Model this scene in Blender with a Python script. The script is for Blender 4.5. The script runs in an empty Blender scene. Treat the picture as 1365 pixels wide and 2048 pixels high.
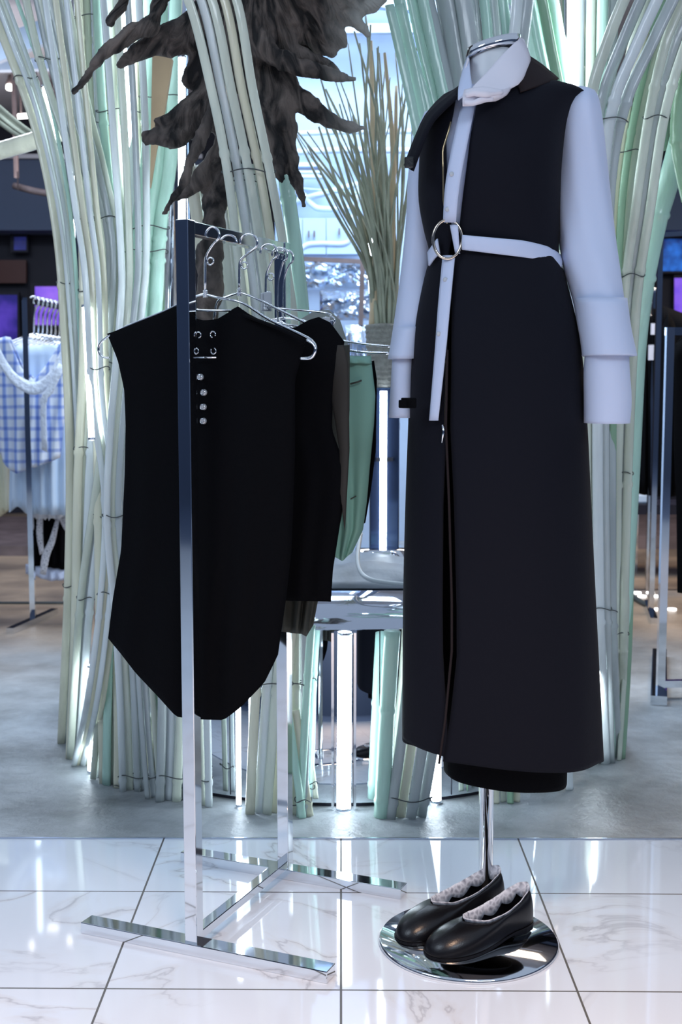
import bpy, bmesh, math, random
from mathutils import Vector, Matrix, noise
random.seed(7)
S = bpy.context.scene
COL = S.collection
PI = math.pi
# ------------------------------------------------------------------ camera
F, PXC, PYC, CAMZ = 2500.0, 682.5, 1024.0, 1.0
PITCH = math.atan(258.0 / F)
cam_d = bpy.data.cameras.new('camera'); cam = bpy.data.objects.new('camera', cam_d); COL.objects.link(cam)
cam.location = (0, 0, CAMZ); cam.rotation_euler = (PI/2 - PITCH, 0, 0)
cam_d.sensor_fit = 'VERTICAL'; cam_d.sensor_height = 36; cam_d.lens = 36 * F / 2048.0
cam_d.clip_end = 60; S.camera = cam
cam_d.dof.use_dof = True; cam_d.dof.focus_distance = 2.3; cam_d.dof.aperture_fstop = 7.0
# ------------------------------------------------------------------ world and light
S.view_settings.view_transform = 'Standard'; S.view_settings.look = 'None'
S.view_settings.gamma = 1.0; S.view_settings.use_curve_mapping = False
S.view_settings.exposure = 0.14
W = bpy.data.worlds.new('world'); S.world = W; W.use_nodes = True
bg = W.node_tree.nodes['Background']; bg.inputs[0].default_value = (0.62, 0.76, 1.0, 1); bg.inputs[1].default_value = 0.5
def area(name, loc, rot, sx, sy, power, col):
    l = bpy.data.lights.new(name, 'AREA'); l.shape = 'RECTANGLE'; l.size = sx; l.size_y = sy; l.energy = power; l.color = col
    o = bpy.data.objects.new(name, l); COL.objects.link(o); o.location = loc; o.rotation_euler = rot; return o
area('key_light', (1.2, -1.2, 2.85), (math.radians(52), 0, math.radians(14)), 1.6, 0.8, 32, (0.76, 0.87, 1.0))
area('side_light', (-2.4, 0.6, 2.8), (math.radians(40), 0, math.radians(-60)), 1.2, 1.2, 24, (0.72, 0.85, 1.0))
wl = area('warm_light', (0.2, 0.35, 2.9), (math.radians(6), 0, 0), 0.5, 0.5, 20, (1.0, 0.66, 0.46)); wl.data.spread = math.radians(72)
area('back_left_light', (-2.2, 5.6, 2.9), (0, 0, 0), 1.5, 1.0, 60, (0.75, 0.85, 1.0))
area('back_right_light', (2.2, 5.6, 2.9), (0, 0, 0), 1.5, 1.0, 60, (1.0, 0.80, 0.62))
area('back_centre_light', (0.2, 4.9, 2.9), (math.radians(20), 0, 0), 1.6, 1.0, 85, (0.68, 0.83, 1.0))
area('ceiling_fill_left', (-2.4, 7.4, 2.2), (PI, 0, 0), 2.0, 1.0, 13, (1.0, 0.90, 0.90))  # unseen uplight added to lift the dark left ceiling
area('front_room_light', (0, -2.6, 2.9), (math.radians(-35), 0, 0), 3, 1, 45, (1.0, 0.93, 0.86))
# ------------------------------------------------------------------ projection helpers
FW = Vector((0, math.cos(PITCH), -math.sin(PITCH))); UP = Vector((0, math.sin(PITCH), math.cos(PITCH))); CAM = Vector((0, 0, CAMZ))
def ray(px, py): return Vector((1, 0, 0)) * ((px-PXC)/F) - UP * ((py-PYC)/F) + FW
def P(px, py, Y): d = ray(px, py); return CAM + d * (Y / d.y)
def GR(px, py, z=0.0): d = ray(px, py); return CAM + d * ((z-CAMZ) / d.z)
def lerp(a, b, t): return a + (b-a)*t
def interp(tab, x):
    if x <= tab[0][0]: return tab[0][1]
    for (x0, y0), (x1, y1) in zip(tab, tab[1:]):
        if x <= x1:
            t = (x-x0)/(x1-x0) if x1 != x0 else 0
            return y0 + (y1-y0)*t
    return tab[-1][1]
def sinterp(tab, x):
    n = len(tab)
    if x <= tab[0][0]: return tab[0][1]
    if x >= tab[-1][0]: return tab[-1][1]
    for i in range(n-1):
        if x <= tab[i+1][0]:
            x0, y0 = tab[i]; x1, y1 = tab[i+1]; h = x1-x0; t = (x-x0)/h
            m0 = (y1-tab[i-1][1])/(x1-tab[i-1][0]) if i > 0 else (y1-y0)/h
            m1 = (tab[i+2][1]-y0)/(tab[i+2][0]-x0) if i < n-2 else (y1-y0)/h
            return (2*t**3-3*t*t+1)*y0+(t**3-2*t*t+t)*h*m0+(-2*t**3+3*t*t)*y1+(t**3-t*t)*h*m1
def smooth(pts, k=4):
    out = []; n = len(pts)
    for i in range(n-1):
        p0 = pts[max(i-1, 0)]; p1 = pts[i]; p2 = pts[i+1]; p3 = pts[min(i+2, n-1)]
        for j in range(k):
            t = j/k
            out.append(0.5*((2*p1)+(p2-p0)*t+(2*p0-5*p1+4*p2-p3)*t*t+(3*p1-p0-3*p2+p3)*t**3))
    out.append(pts[-1].copy()); return out
# ------------------------------------------------------------------ materials
def mat(name, col, rough=0.5, metal=0.0, bump=0.0, bscale=50.0, var=0.0, vscale=8.0, emit=None, es=0.0, stretch=None, sheen=0.0, spec=0.5, trans=0.0, sss=0.0):
    m = bpy.data.materials.new(name); m.use_nodes = True; nt = m.node_tree; b = nt.nodes['Principled BSDF']
    b.inputs['Base Color'].default_value = (*col, 1); b.inputs['Roughness'].default_value = rough; b.inputs['Metallic'].default_value = metal
    b.inputs['Specular IOR Level'].default_value = spec
    if sheen: b.inputs['Sheen Weight'].default_value = sheen
    if trans: b.inputs['Transmission Weight'].default_value = trans
    tc = nt.nodes.new('ShaderNodeTexCoord'); mp = nt.nodes.new('ShaderNodeMapping'); nt.links.new(tc.outputs['Object'], mp.inputs[0])
    if stretch: mp.inputs['Scale'].default_value = stretch
    if var:
        n = nt.nodes.new('ShaderNodeTexNoise'); n.inputs['Scale'].default_value = vscale; n.inputs['Detail'].default_value = 5; nt.links.new(mp.outputs[0], n.inputs['Vector'])
        r = nt.nodes.new('ShaderNodeValToRGB'); r.color_ramp.elements[0].position = 0.3; r.color_ramp.elements[1].position = 0.7
        r.color_ramp.elements[0].color = (*[c*(1-var) for c in col], 1); r.color_ramp.elements[1].color = (*[min(1, c*(1+var)) for c in col], 1)
        nt.links.new(n.outputs[0], r.inputs[0]); nt.links.new(r.outputs[0], b.inputs['Base Color'])
    if bump:
        n = nt.nodes.new('ShaderNodeTexNoise'); n.inputs['Scale'].default_value = bscale; n.inputs['Detail'].default_value = 6; nt.links.new(mp.outputs[0], n.inputs['Vector'])
        bp = nt.nodes.new('ShaderNodeBump'); bp.inputs['Strength'].default_value = bump; bp.inputs['Distance'].default_value = 0.01
        nt.links.new(n.outputs[0], bp.inputs['Height']); nt.links.new(bp.outputs[0], b.inputs['Normal'])
    if emit: b.inputs['Emission Color'].default_value = (*emit, 1); b.inputs['Emission Strength'].default_value = es
    return m
M = {}
M['chrome'] = mat('chrome', (0.82, 0.84, 0.87), 0.06, 1.0)
M['mirror'] = mat('mirror', (0.86, 0.90, 0.94), 0.02, 1.0)
M['dull_chrome'] = mat('dull_chrome', (0.6, 0.65, 0.75), 0.2, 1.0)
M['black'] = mat('black_cloth', (0.0006, 0.0007, 0.0018), 0.85, bump=0.15, bscale=300, spec=0.12)
M['navy'] = mat('navy_cloth', (0.0028, 0.0033, 0.0085), 0.8, bump=0.1, bscale=400, sheen=0.02, spec=0.2)
M['brownblack'] = mat('brown_black_cloth', (0.02, 0.013, 0.014), 0.8, spec=0.2)
M['white'] = mat('white_cotton', (0.60, 0.67, 0.86), 0.75, bump=0.35, bscale=5, sheen=0.1, stretch=(1, 1, 0.45))
M['pink'] = mat('white_collar_cotton', (0.80, 0.77, 0.84), 0.75, bump=0.1, bscale=25)
M['fibre'] = mat('white_fibreglass', (0.7, 0.73, 0.76), 0.4)
M['olive'] = mat('olive_cloth', (0.05, 0.052, 0.042), 0.8, var=0.2)
M['brown'] = mat('brown_cloth', (0.028, 0.024, 0.02), 0.8, var=0.2)
M['mint'] = mat('mint_cloth', (0.22, 0.42, 0.34), 0.8, bump=0.2, bscale=15)
M['grey'] = mat('grey_cloth', (0.27, 0.29, 0.27), 0.85)
M['leather'] = mat('black_leather', (0.006, 0.006, 0.008), 0.28, bump=0.05, bscale=400)
M['lining'] = mat('shoe_lining', (0.006, 0.006, 0.008), 0.8)
M['brass'] = mat('brass', (0.5, 0.38, 0.22), 0.3, 1.0)
M['gold'] = mat('champagne_metal', (0.85, 0.72, 0.58), 0.12, 1.0)
M['wire'] = mat('dark_wire', (0.06, 0.07, 0.07), 0.5)
M['cream_wire'] = mat('pale_tape', (0.62, 0.62, 0.5), 0.4)
M['led'] = mat('led_tube', (1, 1, 1), 0.4, emit=(0.78, 0.90, 1.0), es=11)
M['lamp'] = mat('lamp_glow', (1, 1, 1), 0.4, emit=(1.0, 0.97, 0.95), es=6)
def bamboo(name, c, rough=0.15, var=0.12):
    return mat(name, c, rough, bump=0.15, bscale=14, var=var, vscale=5, stretch=(6, 6, 0.7))
M['sage'] = bamboo('sage_bamboo', (0.66, 0.71, 0.60)); M['cream'] = bamboo('cream_bamboo', (0.78, 0.77, 0.60))
M['pale'] = bamboo('pale_bamboo', (0.74, 0.80, 0.80)); M['greyb'] = bamboo('grey_bamboo', (0.47, 0.52, 0.52))
M['mintb'] = bamboo('mint_bamboo', (0.50, 0.75, 0.63)); M['green'] = bamboo('green_bamboo', (0.30, 0.47, 0.32))  # mint base colour takes in the teal backlight of the light tubes
M['tan'] = mat('tan_board', (0.34, 0.25, 0.15), 0.7, var=0.15)
M['reed'] = mat('dry_reed', (0.34, 0.36, 0.28), 0.7, var=0.35, vscale=10); M['reedtan'] = mat('tan_reed', (0.62, 0.5, 0.34), 0.7, var=0.2)
M['rope'] = mat('rope', (0.30, 0.30, 0.28), 0.9, bump=0.8, bscale=120, var=0.2, vscale=60)
M['foil'] = mat('crumpled_foil', (0.6, 0.7, 0.85), 0.25, 0.9, bump=1.0, bscale=6)
M['rock'] = mat('grey_fabric', (0.22, 0.25, 0.29), 0.5, bump=0.6, bscale=12, var=0.3)
M['cable'] = mat('grey_cable', (0.42, 0.47, 0.5), 0.4)
M['paint'] = mat('white_paint', (0.60, 0.74, 0.92), 0.5); M['bluewall'] = mat('pale_blue_wall', (0.46, 0.62, 0.86), 0.6, var=0.06)
M['room'] = mat('opposite_wall', (0.55, 0.48, 0.42), 0.7, var=0.2, vscale=0.8)
M['ceil'] = mat('ceiling_paint', (0.62, 0.64, 0.70), 0.8, var=0.15, vscale=2)
M['fascia'] = mat('blue_fascia', (0.075, 0.11, 0.19), 0.7); M['dark'] = mat('dark_wall', (0.006, 0.007, 0.02), 0.6)
M['rust'] = mat('rusty_steel', (0.16, 0.12, 0.12), 0.6, var=0.3); M['smoke'] = mat('dark_glass', (0.08, 0.12, 0.25), 0.08, 0.8)
M['copper'] = mat('copper_panel', (0.07, 0.02, 0.015), 0.4)
M['pearl'] = mat('pearl_button', (0.55, 0.58, 0.62), 0.25)
M['lace_pale'] = mat('pale_lace', (0.78, 0.84, 0.95), 0.8, bump=0.8, bscale=60)
M['lace'] = None
def lace():
    m = mat('lace', (0.75, 0.76, 0.82), 0.7); nt = m.node_tree; b = nt.nodes['Principled BSDF']
    v = nt.nodes.new('ShaderNodeTexVoronoi'); v.inputs['Scale'].default_value = 90; v.feature = 'DISTANCE_TO_EDGE'
    tc = nt.nodes.new('ShaderNodeTexCoord'); nt.links.new(tc.outputs['Object'], v.inputs['Vector'])
    r = nt.nodes.new('ShaderNodeValToRGB'); r.color_ramp.elements[0].position = 0.0; r.color_ramp.elements[1].position = 0.45
    r.color_ramp.elements[0].color = (0.85, 0.86, 0.92, 1); r.color_ramp.elements[1].color = (0.25, 0.26, 0.32, 1)
    nt.links.new(v.outputs[0], r.inputs[0]); nt.links.new(r.outputs[0], b.inputs['Base Color']); return m
M['lace'] = lace()
def plaid():
    m = mat('blue_plaid', (0.7, 0.78, 0.9), 0.8); nt = m.node_tree; b = nt.nodes['Principled BSDF']
    tc = nt.nodes.new('ShaderNodeTexCoord'); prev = None
    for d, sc in (('X', 7.0), ('Z', 7.0)):
        w = nt.nodes.new('ShaderNodeTexWave'); w.bands_direction = d; w.inputs['Scale'].default_value = sc; w.inputs['Distortion'].default_value = 0.6
        nt.links.new(tc.outputs['Object'], w.inputs['Vector'])
        r = nt.nodes.new('ShaderNodeValToRGB'); r.color_ramp.elements[0].position = 0.05; r.color_ramp.elements[1].position = 0.4
        r.color_ramp.elements[0].color = (0.30, 0.42, 0.78, 1); r.color_ramp.elements[1].color = (0.86, 0.90, 0.97, 1)
        nt.links.new(w.outputs['Fac'], r.inputs[0])
        if prev is None: prev = r
        else:
            x = nt.nodes.new('ShaderNodeMixRGB'); x.blend_type = 'MULTIPLY'; x.inputs[0].default_value = 0.8
            nt.links.new(prev.outputs[0], x.inputs[1]); nt.links.new(r.outputs[0], x.inputs[2]); nt.links.new(x.outputs[0], b.inputs['Base Color'])
    return m
M['plaid'] = plaid()
def screen(name, c1, c2, es, sc=3):
    m = mat(name, (0, 0, 0), 0.3); nt = m.node_tree; b = nt.nodes['Principled BSDF']
    tc = nt.nodes.new('ShaderNodeTexCoord'); n = nt.nodes.new('ShaderNodeTexNoise'); n.inputs['Scale'].default_value = sc; n.inputs['Detail'].default_value = 4
    nt.links.new(tc.outputs['Object'], n.inputs['Vector']); r = nt.nodes.new('ShaderNodeValToRGB')
    r.color_ramp.elements[0].position = 0.38; r.color_ramp.elements[1].position = 0.66
    r.color_ramp.elements[0].color = (*c1, 1); r.color_ramp.elements[1].color = (*c2, 1)
    nt.links.new(n.outputs[0], r.inputs[0]); nt.links.new(r.outputs[0], b.inputs['Emission Color']); b.inputs['Emission Strength'].default_value = es; return m
M['scr_purple'] = screen('purple_screen', (0.13, 0.06, 0.75), (0.42, 0.2, 1.0), 0.9)
M['scr_violet'] = screen('violet_screen', (0.02, 0.015, 0.22), (0.16, 0.08, 0.8), 0.7)
M['scr_blue'] = screen('blue_screen', (0.004, 0.01, 0.10), (0.03, 0.22, 0.9), 0.8, 7)
M['scr_dim'] = screen('dim_screen', (0.002, 0.002, 0.02), (0.03, 0.04, 0.3), 0.7, 4)
def tile():
    m = bpy.data.materials.new('marble_tile'); m.use_nodes = True; nt = m.node_tree; b = nt.nodes['Principled BSDF']; L = nt.links.new
    geo = nt.nodes.new('ShaderNodeNewGeometry'); sx = nt.nodes.new('ShaderNodeSeparateXYZ'); L(geo.outputs['Position'], sx.inputs[0])
    def mth(op, a, c=None):
        n = nt.nodes.new('ShaderNodeMath'); n.operation = op
        for i, v in enumerate((a, c)):
            if v is None: continue
            if isinstance(v, (int, float)): n.inputs[i].default_value = v
            else: L(v, n.inputs[i])
        return n.outputs[0]
    def line(o, off, size):
        f = mth('FRACT', mth('DIVIDE', mth('ADD', o, 40*size-off), size)); d = mth('ABSOLUTE', mth('SUBTRACT', f, 0.5))
        return mth('GREATER_THAN', d, 0.5-0.0019/size)
    skew = mth('ADD', sx.outputs['Y'], mth('MULTIPLY', sx.outputs['X'], 0.012))
    g = mth('MAXIMUM', line(sx.outputs['X'], 0.0, 0.391), line(skew, TY0, TS))
    tx = mth('FLOOR', mth('DIVIDE', mth('ADD', sx.outputs['X'], 40*0.391), 0.391)); ty = mth('FLOOR', mth('DIVIDE', mth('ADD', skew, 40*TS-TY0), TS))
    off = nt.nodes.new('ShaderNodeCombineXYZ'); L(mth('MULTIPLY', tx, 3.7), off.inputs[0]); L(mth('MULTIPLY', ty, 5.3), off.inputs[1])
    add = nt.nodes.new('ShaderNodeVectorMath'); L(geo.outputs['Position'], add.inputs[0]); L(off.outputs[0], add.inputs[1])
    n1 = nt.nodes.new('ShaderNodeTexNoise'); n1.inputs['Scale'].default_value = 2.4; n1.inputs['Detail'].default_value = 7; n1.inputs['Distortion'].default_value = 0.9; L(add.outputs[0], n1.inputs['Vector'])
    v = mth('ABSOLUTE', mth('SUBTRACT', n1.outputs[0], 0.5))
    r = nt.nodes.new('ShaderNodeValToRGB'); e = r.color_ramp.elements; e[0].position = 0.0; e[0].color = (0.55, 0.57, 0.62, 1); e[1].position = 0.03; e[1].color = (0.80, 0.86, 0.94, 1)
    e.new(0.008).color = (0.76, 0.79, 0.84, 1); L(v, r.inputs[0])
    n2 = nt.nodes.new('ShaderNodeTexNoise'); n2.inputs['Scale'].default_value = 1.3; n2.inputs['Detail'].default_value = 3; L(add.outputs[0], n2.inputs['Vector'])
    r2 = nt.nodes.new('ShaderNodeValToRGB'); r2.color_ramp.elements[0].position = 0.42; r2.color_ramp.elements[1].position = 0.56; L(n2.outputs[0], r2.inputs[0])
    mx = nt.nodes.new('ShaderNodeMixRGB'); mx.inputs[2].default_value = (0.80, 0.86, 0.94, 1); L(r2.outputs[0], mx.inputs[0]); L(r.outputs[0], mx.inputs[1])
    mg = nt.nodes.new('ShaderNodeMixRGB'); mg.inputs[2].default_value = (0.08, 0.075, 0.07, 1); L(g, mg.inputs[0]); L(mx.outputs[0], mg.inputs[1]); L(mg.outputs[0], b.inputs['Base Color'])
    rg = nt.nodes.new('ShaderNodeMath'); rg.operation = 'MULTIPLY_ADD'; L(g, rg.inputs[0]); rg.inputs[1].default_value = 0.5; rg.inputs[2].default_value = 0.05; L(rg.outputs[0], b.inputs['Roughness'])
    b.inputs['Specular IOR Level'].default_value = 0.75; return m
TY0 = GR(682, 1980).y; TS = GR(682, 1785).y - TY0
M['tile'] = tile()
def concrete():
    m = mat('concrete', (0.4, 0.42, 0.43), 0.55); nt = m.node_tree; b = nt.nodes['Principled BSDF']; L = nt.links.new
    geo = nt.nodes.new('ShaderNodeNewGeometry'); n = nt.nodes.new('ShaderNodeTexNoise'); n.inputs['Scale'].default_value = 2.5; n.inputs['Detail'].default_value = 9; n.inputs['Roughness'].default_value = 0.65; L(geo.outputs['Position'], n.inputs['Vector'])
    r = nt.nodes.new('ShaderNodeValToRGB'); e = r.color_ramp.elements; e[0].position = 0.3; e[0].color = (0.16, 0.175, 0.18, 1); e[1].position = 0.66; e[1].color = (0.50, 0.54, 0.57, 1); L(n.outputs[0], r.inputs[0])
    sx = nt.nodes.new('ShaderNodeSeparateXYZ'); L(geo.outputs['Position'], sx.inputs[0])
    mr = nt.nodes.new('ShaderNodeMapRange'); mr.inputs[1].default_value = 4.0; mr.inputs[2].default_value = 5.1; L(sx.outputs['Y'], mr.inputs[0])
    n3 = nt.nodes.new('ShaderNodeTexNoise'); n3.inputs['Scale'].default_value = 1.6; n3.inputs['Detail'].default_value = 8; L(geo.outputs['Position'], n3.inputs['Vector'])
    r3 = nt.nodes.new('ShaderNodeValToRGB'); e = r3.color_ramp.elements; e[0].position = 0.35; e[0].color = (0.09, 0.072, 0.06, 1); e[1].position = 0.65; e[1].color = (0.42, 0.31, 0.22, 1); L(n3.outputs[0], r3.inputs[0])
    mx = nt.nodes.new('ShaderNodeMixRGB'); L(mr.outputs[0], mx.inputs[0]); L(r.outputs[0], mx.inputs[1]); L(r3.outputs[0], mx.inputs[2]); L(mx.outputs[0], b.inputs['Base Color'])
    v = nt.nodes.new('ShaderNodeTexVoronoi'); v.feature = 'DISTANCE_TO_EDGE'; v.inputs['Scale'].default_value = 1.3
    nn = nt.nodes.new('ShaderNodeTexNoise'); nn.inputs['Scale'].default_value = 4; L(geo.outputs['Position'], nn.inputs['Vector'])
    ad = nt.nodes.new('ShaderNodeVectorMath'); ad.operation = 'MULTIPLY_ADD'; ad.inputs[1].default_value = (0.4, 0.4, 0.4); L(nn.outputs['Color'], ad.inputs[0]); L(geo.outputs['Position'], ad.inputs[2]); L(ad.outputs[0], v.inputs['Vector'])
    cr = nt.nodes.new('ShaderNodeMath'); cr.operation = 'LESS_THAN'; cr.inputs[1].default_value = 0.006; L(v.outputs[0], cr.inputs[0])
    hh = nt.nodes.new('ShaderNodeMath'); hh.operation = 'MULTIPLY_ADD'; hh.inputs[1].default_value = -0.4; L(cr.outputs[0], hh.inputs[0]); L(n.outputs[0], hh.inputs[2])
    bp = nt.nodes.new('ShaderNodeBump'); bp.inputs['Strength'].default_value = 0.8; bp.inputs['Distance'].default_value = 0.03; L(hh.outputs[0], bp.inputs['Height']); L(bp.outputs[0], b.inputs['Normal'])
    b.inputs['Roughness'].default_value = 0.38; return m
M['concrete'] = concrete()
def wood():
    m = mat('driftwood', (0.1, 0.09, 0.08), 0.8); nt = m.node_tree; b = nt.nodes['Principled BSDF']; L = nt.links.new
    tc = nt.nodes.new('ShaderNodeTexCoord'); w = nt.nodes.new('ShaderNodeTexNoise'); w.inputs['Scale'].default_value = 14; w.inputs['Detail'].default_value = 9; w.inputs['Distortion'].default_value = 1.1; sp = nt.nodes.new('ShaderNodeSeparateXYZ'); L(tc.outputs['Object'], sp.inputs[0])
    at = nt.nodes.new('ShaderNodeMath'); at.operation = 'ARCTAN2'; L(sp.outputs['Z'], at.inputs[0]); L(sp.outputs['X'], at.inputs[1])
    ln = nt.nodes.new('ShaderNodeVectorMath'); ln.operation = 'LENGTH'; L(tc.outputs['Object'], ln.inputs[0])
    cb = nt.nodes.new('ShaderNodeCombineXYZ'); L(at.outputs[0], cb.inputs[0]); L(sp.outputs['Y'], cb.inputs[1])
    lr = nt.nodes.new('ShaderNodeMath'); lr.operation = 'MULTIPLY'; lr.inputs[1].default_value = 0.9; L(ln.outputs['Value'], lr.inputs[0]); L(lr.outputs[0], cb.inputs[2]); L(cb.outputs[0], w.inputs['Vector'])
    r = nt.nodes.new('ShaderNodeValToRGB'); e = r.color_ramp.elements; e[0].position = 0.38; e[0].color = (0.008, 0.007, 0.007, 1); e[1].position = 0.64; e[1].color = (0.155, 0.125, 0.108, 1); L(w.outputs[0], r.inputs[0])
    sx = nt.nodes.new('ShaderNodeSeparateXYZ'); L(tc.outputs['Object'], sx.inputs[0])
    mr = nt.nodes.new('ShaderNodeMapRange'); mr.inputs[1].default_value = 0.15; mr.inputs[2].default_value = 0.25; L(sx.outputs['X'], mr.inputs[0]); mr.inputs[4].default_value = 1.5
    n2 = nt.nodes.new('ShaderNodeTexNoise'); n2.inputs['Scale'].default_value = 7; n2.inputs['Detail'].default_value = 4; L(tc.outputs['Object'], n2.inputs['Vector'])
    mm = nt.nodes.new('ShaderNodeMath'); mm.operation = 'MULTIPLY'; L(mr.outputs[0], mm.inputs[0]); L(n2.outputs[0], mm.inputs[1])
    mx = nt.nodes.new('ShaderNodeMixRGB'); mx.inputs[2].default_value = (0.42, 0.42, 0.38, 1); L(mm.outputs[0], mx.inputs[0]); L(r.outputs[0], mx.inputs[1]); L(mx.outputs[0], b.inputs['Base Color'])
    bp = nt.nodes.new('ShaderNodeBump'); bp.inputs['Strength'].default_value = 1.0; bp.inputs['Distance'].default_value = 0.02; L(w.outputs[0], bp.inputs['Height']); L(bp.outputs[0], b.inputs['Normal']); return m
M['wood'] = wood()
# ------------------------------------------------------------------ builders
def mesh(name, vs, fs, m, parent=None, sm=True, solid=0.0, off=0.0, sub=0, bevel=0.0):
    me = bpy.data.meshes.new(name); me.from_pydata([tuple(v) for v in vs], [], fs)
    o = bpy.data.objects.new(name, me); COL.objects.link(o)
    if m: me.materials.append(M[m] if isinstance(m, str) else m)
    if sm: me.polygons.foreach_set('use_smooth', [True]*len(me.polygons))
    bm = bmesh.new(); bm.from_mesh(me); bmesh.ops.recalc_face_normals(bm, faces=bm.faces); bm.to_mesh(me); bm.free()
    if parent is not None:
        o.parent = parent; me.transform(Matrix.Translation(-Vector(parent.location)) if parent.type == 'EMPTY' else Matrix.Identity(4))
        if parent.type != 'EMPTY' and parent.parent is not None: me.transform(Matrix.Translation(-Vector(parent.parent.location)))
    if solid:
        s = o.modifiers.new('s', 'SOLIDIFY'); s.thickness = solid; s.offset = off
    if bevel:
        s = o.modifiers.new('b', 'BEVEL'); s.width = bevel; s.segments = 2
    if sub:
        s = o.modifiers.new('u', 'SUBSURF'); s.levels = sub; s.render_levels = sub
    return o
def thing(name, label, cat, loc=(0, 0, 0), group=None):
    o = bpy.data.objects.new(name, None); COL.objects.link(o); o.location = loc; o.empty_display_size = 0.05
    o['label'] = label; o['category'] = cat
    if group: o['group'] = group
    return o
def tag(o, label, cat, group=None):
    c = sum((Vector(v.co) for v in o.data.vertices), Vector())/max(1, len(o.data.vertices))
    zmin = min(v.co.z for v in o.data.vertices); c.z = zmin
    o.data.transform(Matrix.Translation(-c)); o.location = c
    o['label'] = label; o['category'] = cat
    if group: o['group'] = group
    return o
def struct(o): o['kind'] = 'structure'; return o
def box_d(c, s, rot=None, base=0):
    vs = []
    for dx in (-1, 1):
        for dy in (-1, 1):
            for dz in (-1, 1):
                v = Vector((dx*s[0]/2, dy*s[1]/2, dz*s[2]/2))
                if rot: v = rot @ v
                vs.append(Vector(c)+v)
    fs = [[0, 1, 3, 2], [4, 6, 7, 5], [0, 4, 5, 1], [2, 3, 7, 6], [0, 2, 6, 4], [1, 5, 7, 3]]
    return vs, [[i+base for i in f] for f in fs]
def boxes(name, lst, m, parent=None, bevel=0.0):
    vs, fs = [], []
    for b in lst:
        v, f = box_d(b[0], b[1], b[2] if len(b) > 2 else None, len(vs)); vs += v; fs += f
    return mesh(name, vs, fs, m, parent, sm=False, bevel=bevel)
def beam_d(a, b, w, h, side=None, base=0):
    a, b = Vector(a), Vector(b); d = (b-a); L = d.length; d.normalize()
    s = Vector(side) if side is not None else Vector((0, 0, 1)).cross(d)
    if s.length < 1e-4: s = Vector((1, 0, 0))
    s = (s - d*s.dot(d)).normalized(); u = d.cross(s)
    vs = [p + s*sx*w/2 + u*sy*h/2 for p in (a, b) for sx, sy in ((-1, -1), (1, -1), (1, 1), (-1, 1))]
    fs = [[0, 1, 2, 3], [4, 7, 6, 5], [0, 4, 5, 1], [1, 5, 6, 2], [2, 6, 7, 3], [3, 7, 4, 0]]
    return vs, [[i+base for i in f] for f in fs]
def beam(name, a, b, w, h, m, parent=None, side=None, bevel=0.0):
    v, f = beam_d(a, b, w, h, side); return mesh(name, v, f, m, parent, sm=False, bevel=bevel)
def tube_d(pts, r, n=8, base=0, cap=True, flat=1.0, axis=None):
    vs, fs = [], []; N = len(pts); pts = [Vector(p) for p in pts]
    rr = r if isinstance(r, (list, tuple)) else [r]*N
    prev = None
    for i, p in enumerate(pts):
        t = (pts[min(i+1, N-1)]-pts[max(i-1, 0)])
        t = t.normalized() if t.length > 1e-9 else Vector((0, 0, 1))
        ref = Vector(axis) if axis is not None else (prev if prev is not None else (Vector((1, 0, 0)) if abs(t.x) < 0.9 else Vector((0, 0, 1))))
        s = (ref - t*ref.dot(t)).normalized(); prev = s; u = t.cross(s)
        for k in range(n):
            a = 2*PI*k/n; vs.append(p + s*math.cos(a)*rr[i] + u*math.sin(a)*rr[i]*flat)
    for i in range(N-1):
        for k in range(n):
            a = i*n+k; b = i*n+(k+1) % n; fs.append([base+a, base+b, base+b+n, base+a+n])
    if cap: fs.append([base+k for k in range(n)]); fs.append([base+(N-1)*n+k for k in range(n)][::-1])
    return vs, fs
def tube(name, pts, r, m, parent=None, n=8, **k):
    v, f = tube_d(pts, r, n, **k); return mesh(name, v, f, m, parent)
def tubes(name, lst, m, parent=None, n=8):
    vs, fs = [], []
    for pts, r in lst:
        v, f = tube_d(pts, r, n, len(vs)); vs += v; fs += f
    return mesh(name, vs, fs, m, parent)
def cyl(name, c, r, z0, z1, m, parent=None, n=32, r2=None):
    return tube(name, [(c[0], c[1], z0), (c[0], c[1], z1)], [r, r if r2 is None else r2], m, parent, n)
def arc(c, r, a0, a1, u, v, n=20): return [Vector(c)+Vector(u)*math.cos(a0+(a1-a0)*i/n)*r+Vector(v)*math.sin(a0+(a1-a0)*i/n)*r for i in range(n+1)]
def sheet(name, rows, m, parent=None, solid=0.003, k=3, sub=0):
    rows = [smooth([Vector(p) for p in r], k) for r in rows]
    cols = [smooth([r[j] for r in rows], k) for j in range(len(rows[0]))]
    nc, nr = len(cols), len(cols[0]); vs = [cols[j][i] for i in range(nr) for j in range(nc)]
    fs = [[i*nc+j, i*nc+j+1, (i+1)*nc+j+1, (i+1)*nc+j] for i in range(nr-1) for j in range(nc-1)]
    return mesh(name, vs, fs, m, parent, solid=solid, sub=sub)
def pp(lst): return [P(*q) for q in lst]
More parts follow.
